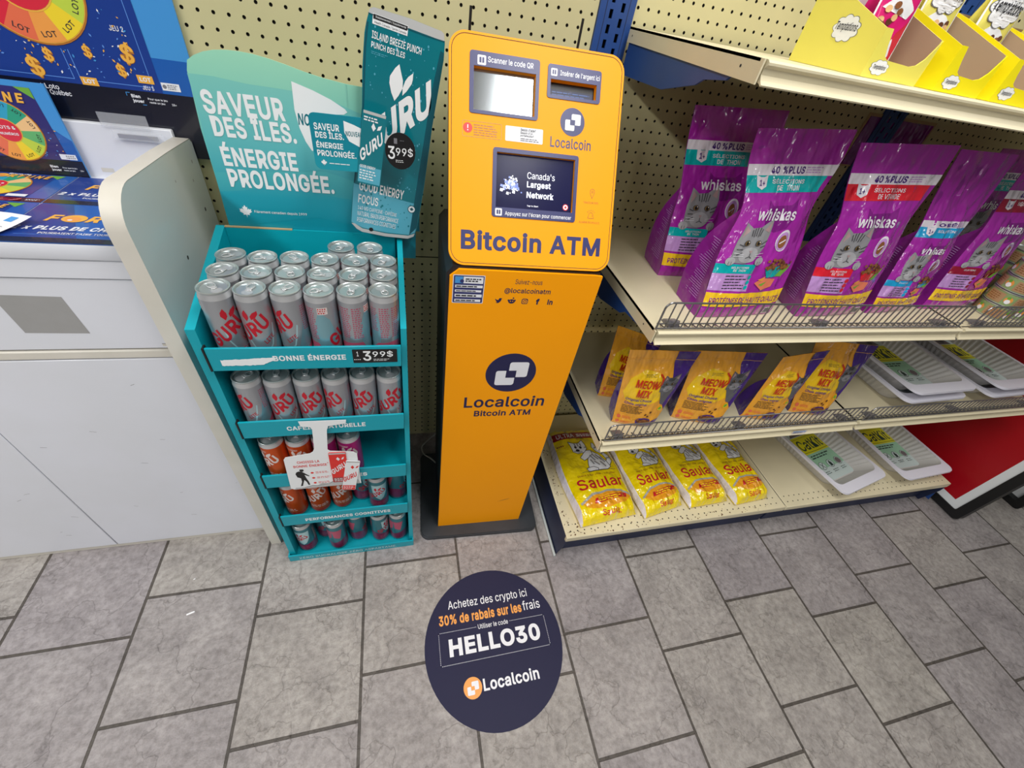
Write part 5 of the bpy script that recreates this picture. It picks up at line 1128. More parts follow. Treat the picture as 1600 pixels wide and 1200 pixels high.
def whiskas_art(flavour, line1, line2, plus='40', lay_v=1.0, head='40 %PLUS'):
    def paint(a, W, H):
        X = lambda f: f * W; Y = lambda f: f * H * lay_v
        a.rect(0, Y(0.785), W, Y(0.838), 'bag_white', 1); a.text(head, X(0.27), Y(0.793), X(0.62), Y(0.829), 'print_violet', 2, 0.03); a.lines(X(0.64), Y(0.795), X(0.86), Y(0.830), 3, 'purple_lilac', 2, 5, 0.4)
        a.poly([(0, Y(0.700)), (X(0.90), Y(0.706)), (X(0.93), Y(0.785)), (0, Y(0.785))], flavour, 1)
        a.text(line1, X(0.30), Y(0.746), X(0.66), Y(0.772), 'bag_white', 2, 0.012); a.text(line2, X(0.36), Y(0.712), X(0.62), Y(0.738), 'bag_white', 2, 0.012)
        bx, by, bw = X(0.12), Y(0.715), X(0.11)
        a.poly([(bx, by + 0.25 * bw), (bx - 0.1 * bw, by + 1.1 * bw), (bx + 0.3 * bw, by + 0.95 * bw), (bx + 0.7 * bw, by + 0.95 * bw), (bx + 1.1 * bw, by + 1.1 * bw), (bx + bw, by + 0.25 * bw), (bx + 0.5 * bw, by)], 'bag_white', 2); a.text('1+', bx + 0.2 * bw, by + 0.3 * bw, bx + 0.8 * bw, by + 0.75 * bw, 'print_violet', 3, 0.02)
        a.poly([(X(0.30), Y(0.665)), (X(0.36), Y(0.635)), (X(0.60), Y(0.640)), (X(0.68), Y(0.672)), (X(0.68), Y(0.58)), (X(0.62), Y(0.52)), (X(0.48), Y(0.50)), (X(0.36), Y(0.52)), (X(0.30), Y(0.58))], 'purple_dark', 1)
        a.text('whiskas', X(0.21), Y(0.562), X(0.68), Y(0.625), 'bag_white', 3, 0.018)
        cat_face(a, X(0.11), Y(0.335), X(0.37), 'grey', 2)
        a.circle(X(0.64), Y(0.455), X(0.085), 'bag_white', 2, X(0.10)); a.circle(X(0.635), Y(0.452), X(0.072), 'purple_lilac', 3, X(0.085)); a.circle(X(0.63), Y(0.45), X(0.045), 'kibble', 4, X(0.06)); a.stroke([(X(0.60), Y(0.44)), (X(0.66), Y(0.46))], X(0.012), 'bag_white', 5)
        a.poly([(0, Y(0.275)), (X(0.42), Y(0.272)), (X(0.42), Y(0.325)), (0, Y(0.330))], flavour, 2); a.text(line1, X(0.16), Y(0.302), X(0.34), Y(0.316), 'bag_white', 3, 0.015); a.text(line2, X(0.19), Y(0.284), X(0.32), Y(0.298), 'bag_white', 3, 0.015)
        a.poly([(0, Y(0.175)), (X(0.44), Y(0.165)), (X(0.42), Y(0.272)), (0, Y(0.275))], 'purple_lilac', 1)
        for k in range(5): a.lines(X(0.14), Y(0.252 - 0.018 * k), X(0.38), Y(0.263 - 0.018 * k), 1, 'ink', 2, k, 0.55); 
        for k in range(3): a.circle(X(0.405), Y(0.25 - 0.03 * k), X(0.022), flavour, 3, n=12)
        # bowl of kibble with fish
        a.poly([(X(0.55), Y(0.30)), (X(0.62), Y(0.245)), (X(0.82), Y(0.250)), (X(0.90), Y(0.32))], flavour, 2); a.poly([(X(0.74), Y(0.25)), (X(0.82), Y(0.25)), (X(0.90), Y(0.32)), (X(0.80), Y(0.30))], 'leaf_green', 3)
        rn = random.Random(11)
        for k in range(46):
            u = X(0.56 + 0.34 * rn.random()); v = Y(0.295 + 0.055 * rn.random()); a.circle(u, v, X(0.019), rn.choice(['kibble', 'kibble_dark', 'kibble']), 4 + k % 3, X(0.014), n=9)
        a.poly([(X(0.50), Y(0.215)), (X(0.58), Y(0.245)), (X(0.76), Y(0.235)), (X(0.74), Y(0.19)), (X(0.62), Y(0.17))], 'salmon', 4); a.poly([(X(0.52), Y(0.235)), (X(0.60), Y(0.255)), (X(0.58), Y(0.225))], 'seg_orange', 5); a.poly([(X(0.56), Y(0.205)), (X(0.64), Y(0.225)), (X(0.60), Y(0.195))], 'leaf_green', 5)
        band = [(X(k / 12), Y(0.070 + 0.012 * (k / 12 - 0.4) ** 2 * 4)) for k in range(13)]
        a.poly(band + [(u, v + Y(0.085)) for u, v in band[::-1]], 'bag_yellow', 3)
        a.text('PROTÉINES DE HAUTE QUALITÉ', X(0.05), Y(0.092), X(0.95), Y(0.138), 'purple_dark', 4, 0.012)
        a.rect(X(0.84), Y(0.012), X(0.96), Y(0.055), 'bag_white', 2)
        for k in range(7): a.rect(X(0.85 + 0.015 * k), Y(0.016), X(0.858 + 0.015 * k), Y(0.050), 'ink', 3)
    return paint
def stand_bag(name, label, cat, group, bl, br, tr, tl, depth, body, back, paint, **k):
    c = (Vector(bl) + Vector(br)) / 2
    t = T(name, label, cat, (c.x, c.y, min(bl[2], br[2])), 0, group); film_bag(t, bl, br, tr, tl, depth, body, back, paint, **k); return t
Z3 = 0.9855
WG = 'purple cat food bags on the shelf'
stand_bag('cat_food_bag', 'purple bag with turquoise band at the back left of the shelf', 'cat food bag', WG, (0.475, -0.172, Z3), (0.700, -0.165, Z3), (0.702, -0.072, 1.347), (0.463, -0.072, 1.332), (0.008, 0.098, 0), 'purple', 'bag_back', whiskas_art('bag_teal', 'SÉLECTIONS', 'DE  THON', lay_v=0.985), seed=1, close=0.56, pinch=0.03)
stand_bag('cat_food_bag', 'purple bag with turquoise band at the front left behind the fence', 'cat food bag', WG, (0.478, -0.355, Z3), (0.691, -0.338, Z3), (0.715, -0.248, 1.353), (0.493, -0.248, 1.333), (0.002, 0.098, 0), 'purple', 'bag_back', whiskas_art('bag_teal', 'SÉLECTIONS', 'DE  THON', lay_v=1.0), seed=2, close=0.62, pinch=0.10)
stand_bag('cat_food_bag', 'purple bag with red band reading SÉLECTIONS DE VIANDE', 'cat food bag', WG, (0.758, -0.351, Z3), (0.965, -0.336, Z3), (0.966, -0.274, 1.356), (0.714, -0.274, 1.337), (0.014, 0.092, 0), 'purple', 'bag_back', whiskas_art('bag_red', 'SÉLECTIONS', 'DE  VIANDE', lay_v=1.02), seed=3, close=0.60, pinch=0.07)
def torn(a, W, H):
    whiskas_art('bag_blue', 'SÉLECTIONS', '', lay_v=0.735, head='ORÉ')(a, W, H)
stand_bag('cat_food_bag', 'slumped purple bag with blue band, its printed face pushed low', 'cat food bag', WG, (0.999, -0.336, Z3), (1.180, -0.312, Z3), (1.190, -0.250, 1.352), (1.012, -0.250, 1.347), (0.02, 0.10, 0), 'purple', 'bag_back', torn, seed=4, close=0.55, pinch=0.06, wr=0.004)
stand_bag('cat_food_bag', 'purple bag with maroon band leaning next to the tins', 'cat food bag', WG, (1.218, -0.312, Z3), (1.432, -0.302, Z3), (1.484, -0.222, 1.345), (1.297, -0.222, 1.335), (0.01, 0.10, 0), 'purple', 'bag_back', whiskas_art('bag_maroon', 'SÉLECTIONS', ''), seed=5, close=0.60, pinch=0.05)
stand_bag('cat_food_bag', 'purple bag standing half hidden behind the tins at the picture edge', 'cat food bag', WG, (1.47, -0.10, Z3), (1.69, -0.10, Z3), (1.74, -0.03, 1.345), (1.50, -0.03, 1.335), (0.0, 0.09, 0), 'purple', 'bag_back', whiskas_art('bag_teal', 'SÉLECTIONS', 'DE  THON'), seed=6, close=0.60)

def meow_art(a, W, H):
    X = lambda f: f * W; Y = lambda f: f * H
    a.poly([(X(0.05), Y(0.48)), (X(0.12), Y(0.66)), (X(0.32), Y(0.78)), (X(0.55), Y(0.74)), (X(0.72), Y(0.60)), (X(0.78), Y(0.42)), (X(0.60), Y(0.34)), (X(0.30), Y(0.34)), (X(0.12), Y(0.38))], 'meow_yellow', 1)
    a.poly([(X(0.68), Y(1.0)), (W, Y(1.0)), (W, Y(0.25)), (X(0.88), Y(0.34)), (X(0.84), Y(0.50)), (X(0.80), Y(0.66)), (X(0.70), Y(0.86))], 'bag_violet', 2)
    a.poly([(X(0.72), Y(0.0)), (W, Y(0.0)), (W, Y(0.14)), (X(0.86), Y(0.10))], 'bag_violet', 2)
    cat_face(a, X(0.65), Y(0.52), X(0.30), 'dark', 3, False); a.poly([(X(0.68), Y(0.53)), (X(0.93), Y(0.55)), (X(0.88), Y(0.34)), (X(0.80), Y(0.36))], 'fur_mid', 2.5)
    def wob(q): return q
    a.text('MEOW', X(0.22), Y(0.565), X(0.60), Y(0.665), 'meow_red', 8, 0.022, 0.0, R(-2)); a.text('MIX', X(0.28), Y(0.445), X(0.52), Y(0.545), 'meow_red', 8, 0.022, 0.1, R(-2)); a.stroke([(X(0.58), Y(0.56)), (X(0.64), Y(0.62)), (X(0.63), Y(0.69)), (X(0.58), Y(0.725)), (X(0.57), Y(0.735))], X(0.026), 'meow_red', 8)
    a.lines(X(0.34), Y(0.69), X(0.52), Y(0.73), 3, 'ink', 2, 4, 0.3)
    a.text('Original Choice', X(0.12), Y(0.380), X(0.60), Y(0.425), 'bag_violet', 8, 0.02); a.text('Choix original', X(0.12), Y(0.325), X(0.55), Y(0.370), 'bag_violet', 8, 0.02)
    a.lines(X(0.10), Y(0.20), X(0.56), Y(0.315), 6, 'ink', 3, 5, 0.4); a.poly([(0, Y(0.10)), (X(0.12), Y(0.19)), (X(0.30), Y(0.15)), (X(0.50), Y(0.03)), (X(0.52), 0), (0, 0)], 'meow_orange', 2)
    for k in range(2): a.circle(X(0.10), Y(0.135 - 0.075 * k), X(0.04), 'seg_coral', 4, n=14); a.lines(X(0.17), Y(0.115 - 0.075 * k), X(0.40), Y(0.155 - 0.075 * k), 3, 'seg_coral', 4, k, 0.4)
    a.poly(arc(X(0.66), Y(0.10), X(0.17), Y(0.055), 0, PI, 10) + [(X(0.54), Y(0.035)), (X(0.78), Y(0.035))], 'bag_violet', 5); a.circle(X(0.66), Y(0.105), X(0.16), 'kibble_dark', 6, Y(0.03)); rn = random.Random(3)
    for k in range(18): a.circle(X(0.66 + 0.13 * (2 * rn.random() - 1)), Y(0.105 + 0.022 * (2 * rn.random() - 1)), X(0.022), 'kibble', 7, n=8)
    for u, v in ((0.64, 0.20), (0.72, 0.24), (0.70, 0.18)): a.circle(X(u), Y(v), X(0.022), 'kibble_dark', 4, n=8)
    a.circle(X(0.86), Y(0.30), X(0.045), 'saular_yellow', 6, n=14); a.circle(X(0.86), Y(0.30), X(0.03), 'leaf_green', 7, n=12)
    a.rect(0, Y(0.895), W, Y(0.90), 'gold', 3)
Z2 = 0.6046; MG = 'orange cat food pouches on the shelf'
for lab, bl, br, tr, tl, sd, dp in (
    ('orange pouch farthest back at the left end behind the front pouches', (0.409, -0.218, Z2), (0.510, -0.236, Z2), (0.597, -0.155, 0.762), (0.428, -0.155, 0.820), 11, (0.012, 0.055, 0)),
    ('orange pouch at the front left, overlapping the one behind it', (0.411, -0.324, Z2), (0.524, -0.352, Z2), (0.606, -0.294, 0.836), (0.392, -0.294, 0.847), 12, (0.014, 0.055, 0)),
    ('orange pouch second along the front, standing apart in the middle', (0.607, -0.321, Z2), (0.740, -0.362, Z2), (0.852, -0.279, 0.812), (0.609, -0.279, 0.827), 13, (0.016, 0.055, 0)),
    ('orange pouch with a dipping top edge, third along the front', (0.845, -0.336, Z2), (0.953, -0.364, Z2), (1.036, -0.303, 0.838), (0.885, -0.303, 0.815), 14, (0.02, 0.06, 0)),
    ('orange pouch at the right end of its row, beside the litter pans', (1.037, -0.330, Z2), (1.150, -0.358, Z2), (1.280, -0.268, 0.820), (1.010, -0.268, 0.850), 15, (0.016, 0.055, 0))):
    stand_bag('cat_food_pouch', lab, 'cat food pouch', MG, bl, br, tr, tl, dp, 'meow_orange', 'bag_violet', meow_art, seed=sd, close=0.66, bulge=0.016, wr=0.0016, nu=26, nv=40)

# ------------------------------------------------------------------ yellow litter bags lying on the base shelf
def sitting_cat(a, x, y, w):
    """line drawing of a seated striped cat"""
    P = lambda pts: [(x + px * w, y + py * w) for px, py in pts]
    white, ink = 'sticker_white', 'ink'
    def shape(pts, L): a.poly(P(pts), white, L); a.stroke(P(pts), 0.02 * w, ink, L + 1, True)
    tail = [(0.92, 0.25), (1.08, 0.40), (1.02, 0.62), (0.84, 0.78), (0.74, 1.00), (0.80, 1.20), (0.90, 1.18), (0.92, 1.0), (1.06, 0.80), (1.22, 0.58), (1.24, 0.32), (1.08, 0.12)]
    shape(tail, 2); shape([(0.30, 0.0), (0.34, 0.30), (0.44, 0.66), (0.60, 0.82), (0.84, 0.66), (1.02, 0.36), (1.10, 0.08), (0.96, 0.0)], 4)
    shape([(0.14, 0.56), (0.26, 0.44), (0.40, 0.50), (0.62, 0.66), (0.62, 0.84), (0.40, 0.82)], 6)
    shape([(-0.04, 0.82), (-0.06, 1.08), (-0.10, 1.30), (0.10, 1.18), (0.28, 1.20), (0.46, 1.34), (0.52, 1.10), (0.50, 0.90), (0.36, 0.76), (0.10, 0.72)], 8)
    shape([(0.24, -0.02), (0.20, 0.08), (0.30, 0.14), (0.48, 0.14), (0.62, 0.06), (0.60, -0.02)], 8)
    for q in ((0.50, 0.60, 0.62, 0.40), (0.60, 0.64, 0.74, 0.42), (0.72, 0.62, 0.86, 0.40), (0.84, 0.50, 0.96, 0.30), (0.46, 0.42, 0.52, 0.24), (0.58, 0.34, 0.70, 0.18), (0.78, 0.30, 0.92, 0.12), (0.98, 0.66, 1.10, 0.74), (0.80, 0.92, 0.92, 0.98), (1.06, 0.44, 1.20, 0.46), (0.10, 1.14, 0.12, 1.04), (0.22, 1.16, 0.23, 1.06), (0.34, 1.18, 0.34, 1.08), (0.44, 0.98, 0.50, 0.98)): a.stroke(P([q[:2], q[2:]]), 0.05 * w, 'fur', 10)
    for ex in (0.10, 0.30): a.poly(P(arc(ex, 1.0, 0.05, 0.06, 0, 2 * PI * 0.95, 12)), ink, 10)
    a.poly(P(arc(0.14, 0.86, 0.08, 0.05, 0, 2 * PI * 0.95, 12)), ink, 10); a.stroke(P([(0.0, 0.84), (0.14, 0.78), (0.30, 0.80)]), 0.02 * w, ink, 10); a.stroke(P([(0.0, -0.03), (1.25, 0.0)]), 0.014 * w, ink, 1)
def saular_art(ultra):
    def paint(a, W, H):
        X = lambda f: f * W; Y = lambda f: f * H
        a.rect(X(0.0), 0, X(0.035), H, 'bag_white', 1)
        if ultra: a.rect(X(0.02), Y(0.83), W, Y(0.915), 'saular_maroon', 2); a.text('ULTRA', X(0.10), Y(0.845), X(0.42), Y(0.897), 'bag_white', 3, 0.015); a.lines(X(0.48), Y(0.85), X(0.80), Y(0.893), 2, 'bag_white', 3, 3, 0.6)
        a.lines(X(0.06), Y(0.745), X(0.18), Y(0.765), 1, 'saular_maroon', 2, 3, 0.7)
        sitting_cat(a, X(0.30), Y(0.44), X(0.46))
        a.text('litière pour chat · cat litter', X(0.20), Y(0.385), X(0.84), Y(0.410), 'saular_maroon', 2, 0.0)
        a.text('Saular', X(0.14), Y(0.255), X(0.90), Y(0.365), 'saular_red', 3, 0.012)
        sw = [(X(0.08), Y(0.145)), (X(0.30), Y(0.205)), (X(0.55), Y(0.218)), (X(0.80), Y(0.20)), (X(0.98), Y(0.150)), (X(0.80), Y(0.09)), (X(0.50), Y(0.070)), (X(0.22), Y(0.085))]
        a.poly(sw, 'saular_orange', 2); a.stroke(sw[:5], X(0.035), 'saular_grey', 3)
        a.poly([(X(0.28), Y(0.120)), (X(0.86), Y(0.135)), (X(0.88), Y(0.178)), (X(0.32), Y(0.165))], 'saular_red', 3); a.lines(X(0.36), Y(0.128), X(0.82), Y(0.168), 2, 'saular_yellow', 4, 5, 0.5)
        a.text('Saular', X(0.36), Y(0.015), X(0.72), Y(0.060), 'saular_red', 3, 0.01)
    return paint
def pillow(label, bl, br, tr, tl, z0, TH, paint, seed):
    bl, br, tr, tl = [Vector((p[0], p[1], 0)) for p in (bl, br, tr, tl)]
    W = ((br - bl).length + (tr - tl).length) / 2; H = ((tl - bl).length + (tr - br).length) / 2
    c = (bl + br + tr + tl) / 4; t = T('litter_bag', label, 'cat litter bag', (c.x, c.y, z0), 0, 'yellow litter bags on the base shelf'); sv = Vector((seed * 5.1, seed * 2.3, 0))
    def prof(u, v): return max(0.0, (1 - abs(2 * u - 1) ** 3.2)) ** 0.55 * max(0.0, (1 - abs(2 * v - 1) ** 5.5)) ** 0.55
    def top(u, v, h=0.0):
        k = noise.noise(sv + Vector((u * 1.3, v * 1.3, 3))) * 0.02; uu = u + (0.5 - u) * 0.05 * math.cos(PI * 2 * v)
        p = bl * (1 - uu) * (1 - v) + br * uu * (1 - v) + tl * (1 - uu) * v + tr * uu * v
        pf = prof(u, v); n = noise.noise(sv + Vector((u * 4, v * 5, 0))) * 0.006 + noise.noise(sv + Vector((u * 10, v * 9, 5))) * 0.004 * (1 + 2 * max(0, 0.2 - v) / 0.2) + noise.noise(sv + Vector((u * 22, v * 7, 8))) * 0.004 * max(0, 0.3 - v) / 0.3
        return p + Vector((0, 0, z0 + 0.004 + TH * (0.42 + 0.58 * pf) * (1 if pf > 0 else 1) * (0.25 + 0.75 * min(1, pf * 3)) + n * min(1, pf * 2) + h))
    m = MB(); nu, nv = 34, 52
    m.add([top(i / nu, j / nv) for j in range(nv + 1) for i in range(nu + 1)], [(j * (nu + 1) + i, j * (nu + 1) + i + 1, (j + 1) * (nu + 1) + i + 1, (j + 1) * (nu + 1) + i) for j in range(nv) for i in range(nu)], 'saular_yellow', True)
    paint(Art(m, lambda x, y, h: top(min(max(x / W, 0), 1), min(max(y / H, 0), 1), h), 0.009, 0.0004), W, H)
    t.part(m, 'printed_face')
    b = MB(); ring = [(i / nu, 0) for i in range(nu)] + [(1, j / nv) for j in range(nv)] + [(1 - i / nu, 1) for i in range(nu)] + [(0, 1 - j / nv) for j in range(nv)]; n = len(ring)
    up = [top(*q) for q in ring]; mid = sum(up, Vector()) / n
    lo = [Vector((p.x + (mid.x - p.x) * 0.05, p.y + (mid.y - p.y) * 0.05, z0 + 0.001)) for p in up]
    b.add(up + lo, [(i, n + i, n + (i + 1) % n, (i + 1) % n) for i in range(n)] + [tuple(n + i for i in range(n))], 'saular_yellow', True); t.part(b, 'underside')
Z1 = 0.1595
for i, (lab, bl, br, tr, tl, u) in enumerate((
    ('yellow litter bag lying at the left end, with the word ULTRA showing', (0.400, -0.418), (0.632, -0.396), (0.606, -0.020), (0.385, -0.010), True),
    ('yellow litter bag second from the left on the base shelf', (0.646, -0.418), (0.827, -0.384), (0.797, -0.030), (0.621, -0.030), False),
    ('yellow litter bag third from the left on the base shelf', (0.842, -0.400), (1.022, -0.392), (0.985, -0.030), (0.812, -0.030), False),
    ('yellow litter bag at the right end of its row on the base shelf', (1.038, -0.412), (1.205, -0.400), (1.176, -0.030), (1.000, -0.030), False))):
    pillow(lab, bl, br, tr, tl, Z1, 0.062, saular_art(u), 21 + i)

# ------------------------------------------------------------------ litter pans
def pan_proto():
    o = bpy.data.objects.new('litter_pan', None); o.empty_display_size = 0.05; COL.objects.link(o)
    W, D, Hh = 0.300, 0.42, 0.062      # outer rim, local origin at the middle of the base
    ro = lambda w_, d_, r_: rrect(-w_ / 2, -d_ / 2, w_ / 2, d_ / 2, r_, 6)
    rim_o = ro(W, D, 0.03); rim_i = [(x, y + 0.010) for x, y in ro(W - 0.030, D - 0.060, 0.028)]
    base = [(x, y + 0.014) for x, y in ro(W - 0.085, D - 0.125, 0.03)]
    m = MB(); n = len(rim_o)
    # ribbed sloping walls
    def ribbed(ringA, ringB, za, zb, amp, mt, flip):
        A = []; B = []
        N_ = 240
        def resample(r_):
            L_ = [0]; 
            for i in range(len(r_)): L_.append(L_[-1] + (Vector(r_[(i + 1) % len(r_)]) - Vector(r_[i])).length)
            out = []; j = 0
            for k in range(N_):
                q = L_[-1] * k / N_
                while L_[j + 1] < q: j += 1
                f_ = (q - L_[j]) / max(L_[j + 1] - L_[j], 1e-9); out.append(Vector(r_[j]).lerp(Vector(r_[(j + 1) % len(r_)]), f_))
            return out
        a_, b_ = resample(ringA), resample(ringB); vs = []
        for k in range(N_):
            d_ = (a_[k] - b_[k]).normalized() * (amp if (k // 2) % 2 else 0.0)
            corner = max(0, (abs(a_[k].x) - (W / 2 - 0.045)) / 0.03) * max(0, (abs(a_[k].y) - (D / 2 - 0.07)) / 0.03); d_ *= 0 if corner > 0.05 else 1
            vs += [(a_[k].x, a_[k].y, za), (a_[k].x * 0.94 + b_[k].x * 0.06 + d_.x, a_[k].y * 0.94 + b_[k].y * 0.06 + d_.y, za * 0.94 + zb * 0.06), (a_[k].x * 0.12 + b_[k].x * 0.88 + d_.x, a_[k].y * 0.12 + b_[k].y * 0.88 + d_.y, za * 0.12 + zb * 0.88), (b_[k].x, b_[k].y, zb)]
        m.add(vs, [(4 * k + i, 4 * k + i + 1, 4 * ((k + 1) % N_) + i + 1, 4 * ((k + 1) % N_) + i) for k in range(N_) for i in range(3)], mt)
    ribbed(rim_i, base, Hh, 0.003, 0.0024, 'pan_plastic', False)
    ribbed([(x * 1.006, y * 1.006) for x, y in rim_i], [(x * 1.01, y * 1.01) for x, y in base], Hh - 0.003, 0.0005, 0.0024, 'pan_plastic', True)
    tri = tessellate_polygon([[Vector((x, y, 0)) for x, y in base]]); m.add([(x, y, 0.003) for x, y in base], tri, 'pan_plastic'); m.add([(x, y, 0.0005) for x, y in base], tri, 'pan_plastic')
    m.build('body', o)
    r_ = MB(); tri = tessellate_polygon([[Vector((x, y, 0)) for x, y in rim_o], [Vector((x, y, 0)) for x, y in rim_i]]); pts = rim_o + rim_i
    r_.add([(x, y, Hh) for x, y in pts], tri, 'pan_rim'); r_.add([(x, y, Hh - 0.0025) for x, y in pts], tri, 'pan_rim')
    r_.add([(x, y, Hh) for x, y in rim_o] + [(x * 1.004, y * 1.004, Hh - 0.008) for x, y in rim_o], [(i, (i + 1) % n, n + (i + 1) % n, n + i) for i in range(n)], 'pan_rim', True)
    r_.build('rim', o)
    c = MB(); lw = 0.175; lo = lambda u, v, h: Vector((u + 0.026 + v * 0.08, v - 0.004, 0.0042 + h)); c.prism([(-lw / 2, -0.125), (lw / 2, -0.125), (lw / 2, 0.165), (-lw / 2, 0.165)], lo, 0, 0.0006, 'label_pale')
    a = Art(c, lambda u, v, h: lo(u, v, 0.0006 + h), lay=0.0003)
    a.rect(-lw / 2, -0.070, lw / 2, 0.010, 'label_green', 1); a.rect(-lw / 2, 0.008, lw / 2, 0.100, 'label_yellow', 2); a.text('CatKit', -lw / 2 + 0.010, 0.026, lw / 2 - 0.018, 0.082, 'label_ink', 3, 0.012)
    a.stroke([(-lw / 2, 0.0165), (0, 0.0145), (lw / 2, 0.0165)], 0.0018, 'label_ink', 3); a.stroke([(-lw / 2, 0.090), (0.02, 0.092), (lw / 2, 0.090)], 0.0012, 'label_ink', 3)
    a.poly([(-lw / 2 + 0.01, 0.104), (lw / 2 - 0.03, 0.104), (lw / 2 - 0.05, 0.140), (-lw / 2 + 0.04, 0.145)], 'label_cat', 1); a.circle(0.02, 0.122, 0.012, 'fur_black', 2)
    a.lines(-lw / 2 + 0.02, -0.022, lw / 2 - 0.03, 0.000, 2, 'label_ink', 2, 4, 0.5)
    for k in range(3):
        x = -0.052 + 0.054 * k; y = -0.058; a.circle(x, y, 0.019, 'label_ink', 2, n=20); a.circle(x, y, 0.0172, 'label_pale', 3, n=20)
        if k == 0: a.stroke([(x - 0.009, y - 0.011), (x + 0.009, y + 0.011)], 0.003, 'label_ink', 4); a.stroke([(x + 0.008, y - 0.011), (x - 0.008, y + 0.011)], 0.003, 'label_ink', 4)
        elif k == 1: a.rect(x - 0.008, y - 0.013, x + 0.008, y + 0.005, 'label_ink', 4); a.rect(x - 0.004, y + 0.005, x + 0.004, y + 0.013, 'label_ink', 4)
        else: a.circle(x, y, 0.0145, 'label_cat', 4, n=18)
        a.lines(x - 0.018, -0.100, x + 0.018, -0.084, 2, 'label_ink', 2, k, 0.4)
    c.build('label_card', o)
    return o
pan = pan_proto(); first = True
def frontmid(x, y, yaw):      # origin of a pan whose front rim is centred on x, y
    return (x - 0.21 * math.sin(yaw), y + 0.21 * math.cos(yaw))
for lab, x, y, z, yaw in (
    ('white litter pan on the base shelf, nearest the yellow litter bags', 1.648, -0.427, 0.1592, R(12)),
    ('white litter pan on the base shelf, beside the red sign', 2.020, -0.422, 0.1592, R(3)),
    ('lower pan of the stack nearest the orange pouches', 1.600, -0.373, 0.6042, R(1.5)),
    ('upper pan of the stack nearest the orange pouches', 1.600, -0.373, 0.6442, R(1.5)),
    ('lower pan of the stack at the right picture edge', 2.006, -0.373, 0.6042, R(1.5)),
    ('upper pan of the stack at the right picture edge', 2.006, -0.373, 0.6442, R(1.5))):
    o = pan if first else copy_tree(pan); first = False
    ox, oy = frontmid(x, y, yaw); o.location = (ox, oy, z); o.rotation_euler = (0, 0, yaw); tag(o, lab, 'litter pan', 'white litter pans with yellow label cards')

# ------------------------------------------------------------------ treat boxes on the top shelf
def cloud(a, cx, cy, rx, ry, mt, L, n=9, rim=None):
    """scalloped cloud outline"""
    def ring(k): return [(cx + rx * k * (0.84 + 0.16 * abs(math.sin(n * q / 2))) * math.cos(q), cy + ry * k * (0.84 + 0.16 * abs(math.sin(n * q / 2))) * math.sin(q)) for q in [2 * PI * i / (n * 8) for i in range(n * 8)]]
    if rim: a.poly(ring(1.05), rim, L)
    a.poly(ring(1.0), mt, L + 0.7)
def treat_box(label, x0, w_, pale, yf=-0.333):
    zb = 1.4315; ybk = yf + 0.168; side = 'box_yellow_pale' if pale else 'box_yellow'
    t = T('treat_box', label, 'display box', (x0 + w_ / 2, (yf + ybk) / 2, zb), 0, 'yellow treat boxes on the top shelf'); x1 = x0 + w_
    pr = [(yf + 0.0019, zb), (ybk, zb), (ybk, zb + 0.112), (yf + 0.13, zb + 0.102), (yf + 0.0019, zb + 0.059)]
    for x, s_ in ((x0, 1), (x1, -1)):
        p = MB(); p.prism(pr, fy, x, x + 0.0012 * s_, side); p.prism(pr, fy, x + 0.0013 * s_, x + 0.0020 * s_, 'box_inside')
        if s_ > 0:
            a = Art(p, lambda u, v, h, x=x: Vector((x - h, -u, v)), lay=0.0003); cloud(a, 0.258, zb + 0.052, 0.027, 0.017, 'cloud_white', 1, 9, 'ink_grey'); a.text('Temptations', 0.236, zb + 0.047, 0.280, zb + 0.060, 'ink', 3, 0.012, 0.2)
        t.part(p, 'side_panel')
    front = [(x0, zb), (x1, zb), (x1, zb + 0.059), (x1 - 0.004, zb + 0.050), (x1 - 0.012, zb + 0.034), (x1 - 0.022, zb + 0.025), (x1 - 0.034, zb + 0.022), (x0 + 0.034, zb + 0.024), (x0 + 0.026, zb + 0.028), (x0 + 0.020, zb + 0.040), (x0 + 0.013, zb + 0.059), (x0, zb + 0.059)]
    p = MB(); p.prism(front, wallfr(0, 0, 0), -yf - 0.0018, -yf, side); a = Art(p, wallfr(0, yf, 0), lay=0.0003); c = (x0 + 0.027, zb + 0.014)
    cloud(a, c[0], c[1], 0.018, 0.0095, 'cloud_white', 1, 8, 'ink_grey'); a.text('Temptations', c[0] - 0.013, c[1] - 0.0035, c[0] + 0.013, c[1] + 0.0035, 'ink', 3, 0.01, 0.2)
    t.part(p, 'front_panel')
    p = MB(); p.box((x0 + 0.0025, ybk - 0.002, zb), (x1 - 0.0025, ybk, zb + 0.110), 'box_inside'); p.box((x0 + 0.0025, yf + 0.002, zb), (x1 - 0.0025, ybk - 0.002, zb + 0.0015), 'box_inside')
    t.part(p, 'liner', 'plain brown inside of the box')
    return t
for lab, x0, w_, pale, yf in (('pale yellow open-fronted treat box at the left end of the top shelf', 0.557, 0.118, True, -0.333), ('yellow treat box second from the left on the top shelf', 0.714, 0.106, False, -0.336), ('yellow treat box third from the left on the top shelf', 0.852, 0.110, False, -0.336), ('yellow treat box fourth from the left on the top shelf', 0.995, 0.110, False, -0.336)): treat_box(lab, x0, w_, pale, yf)
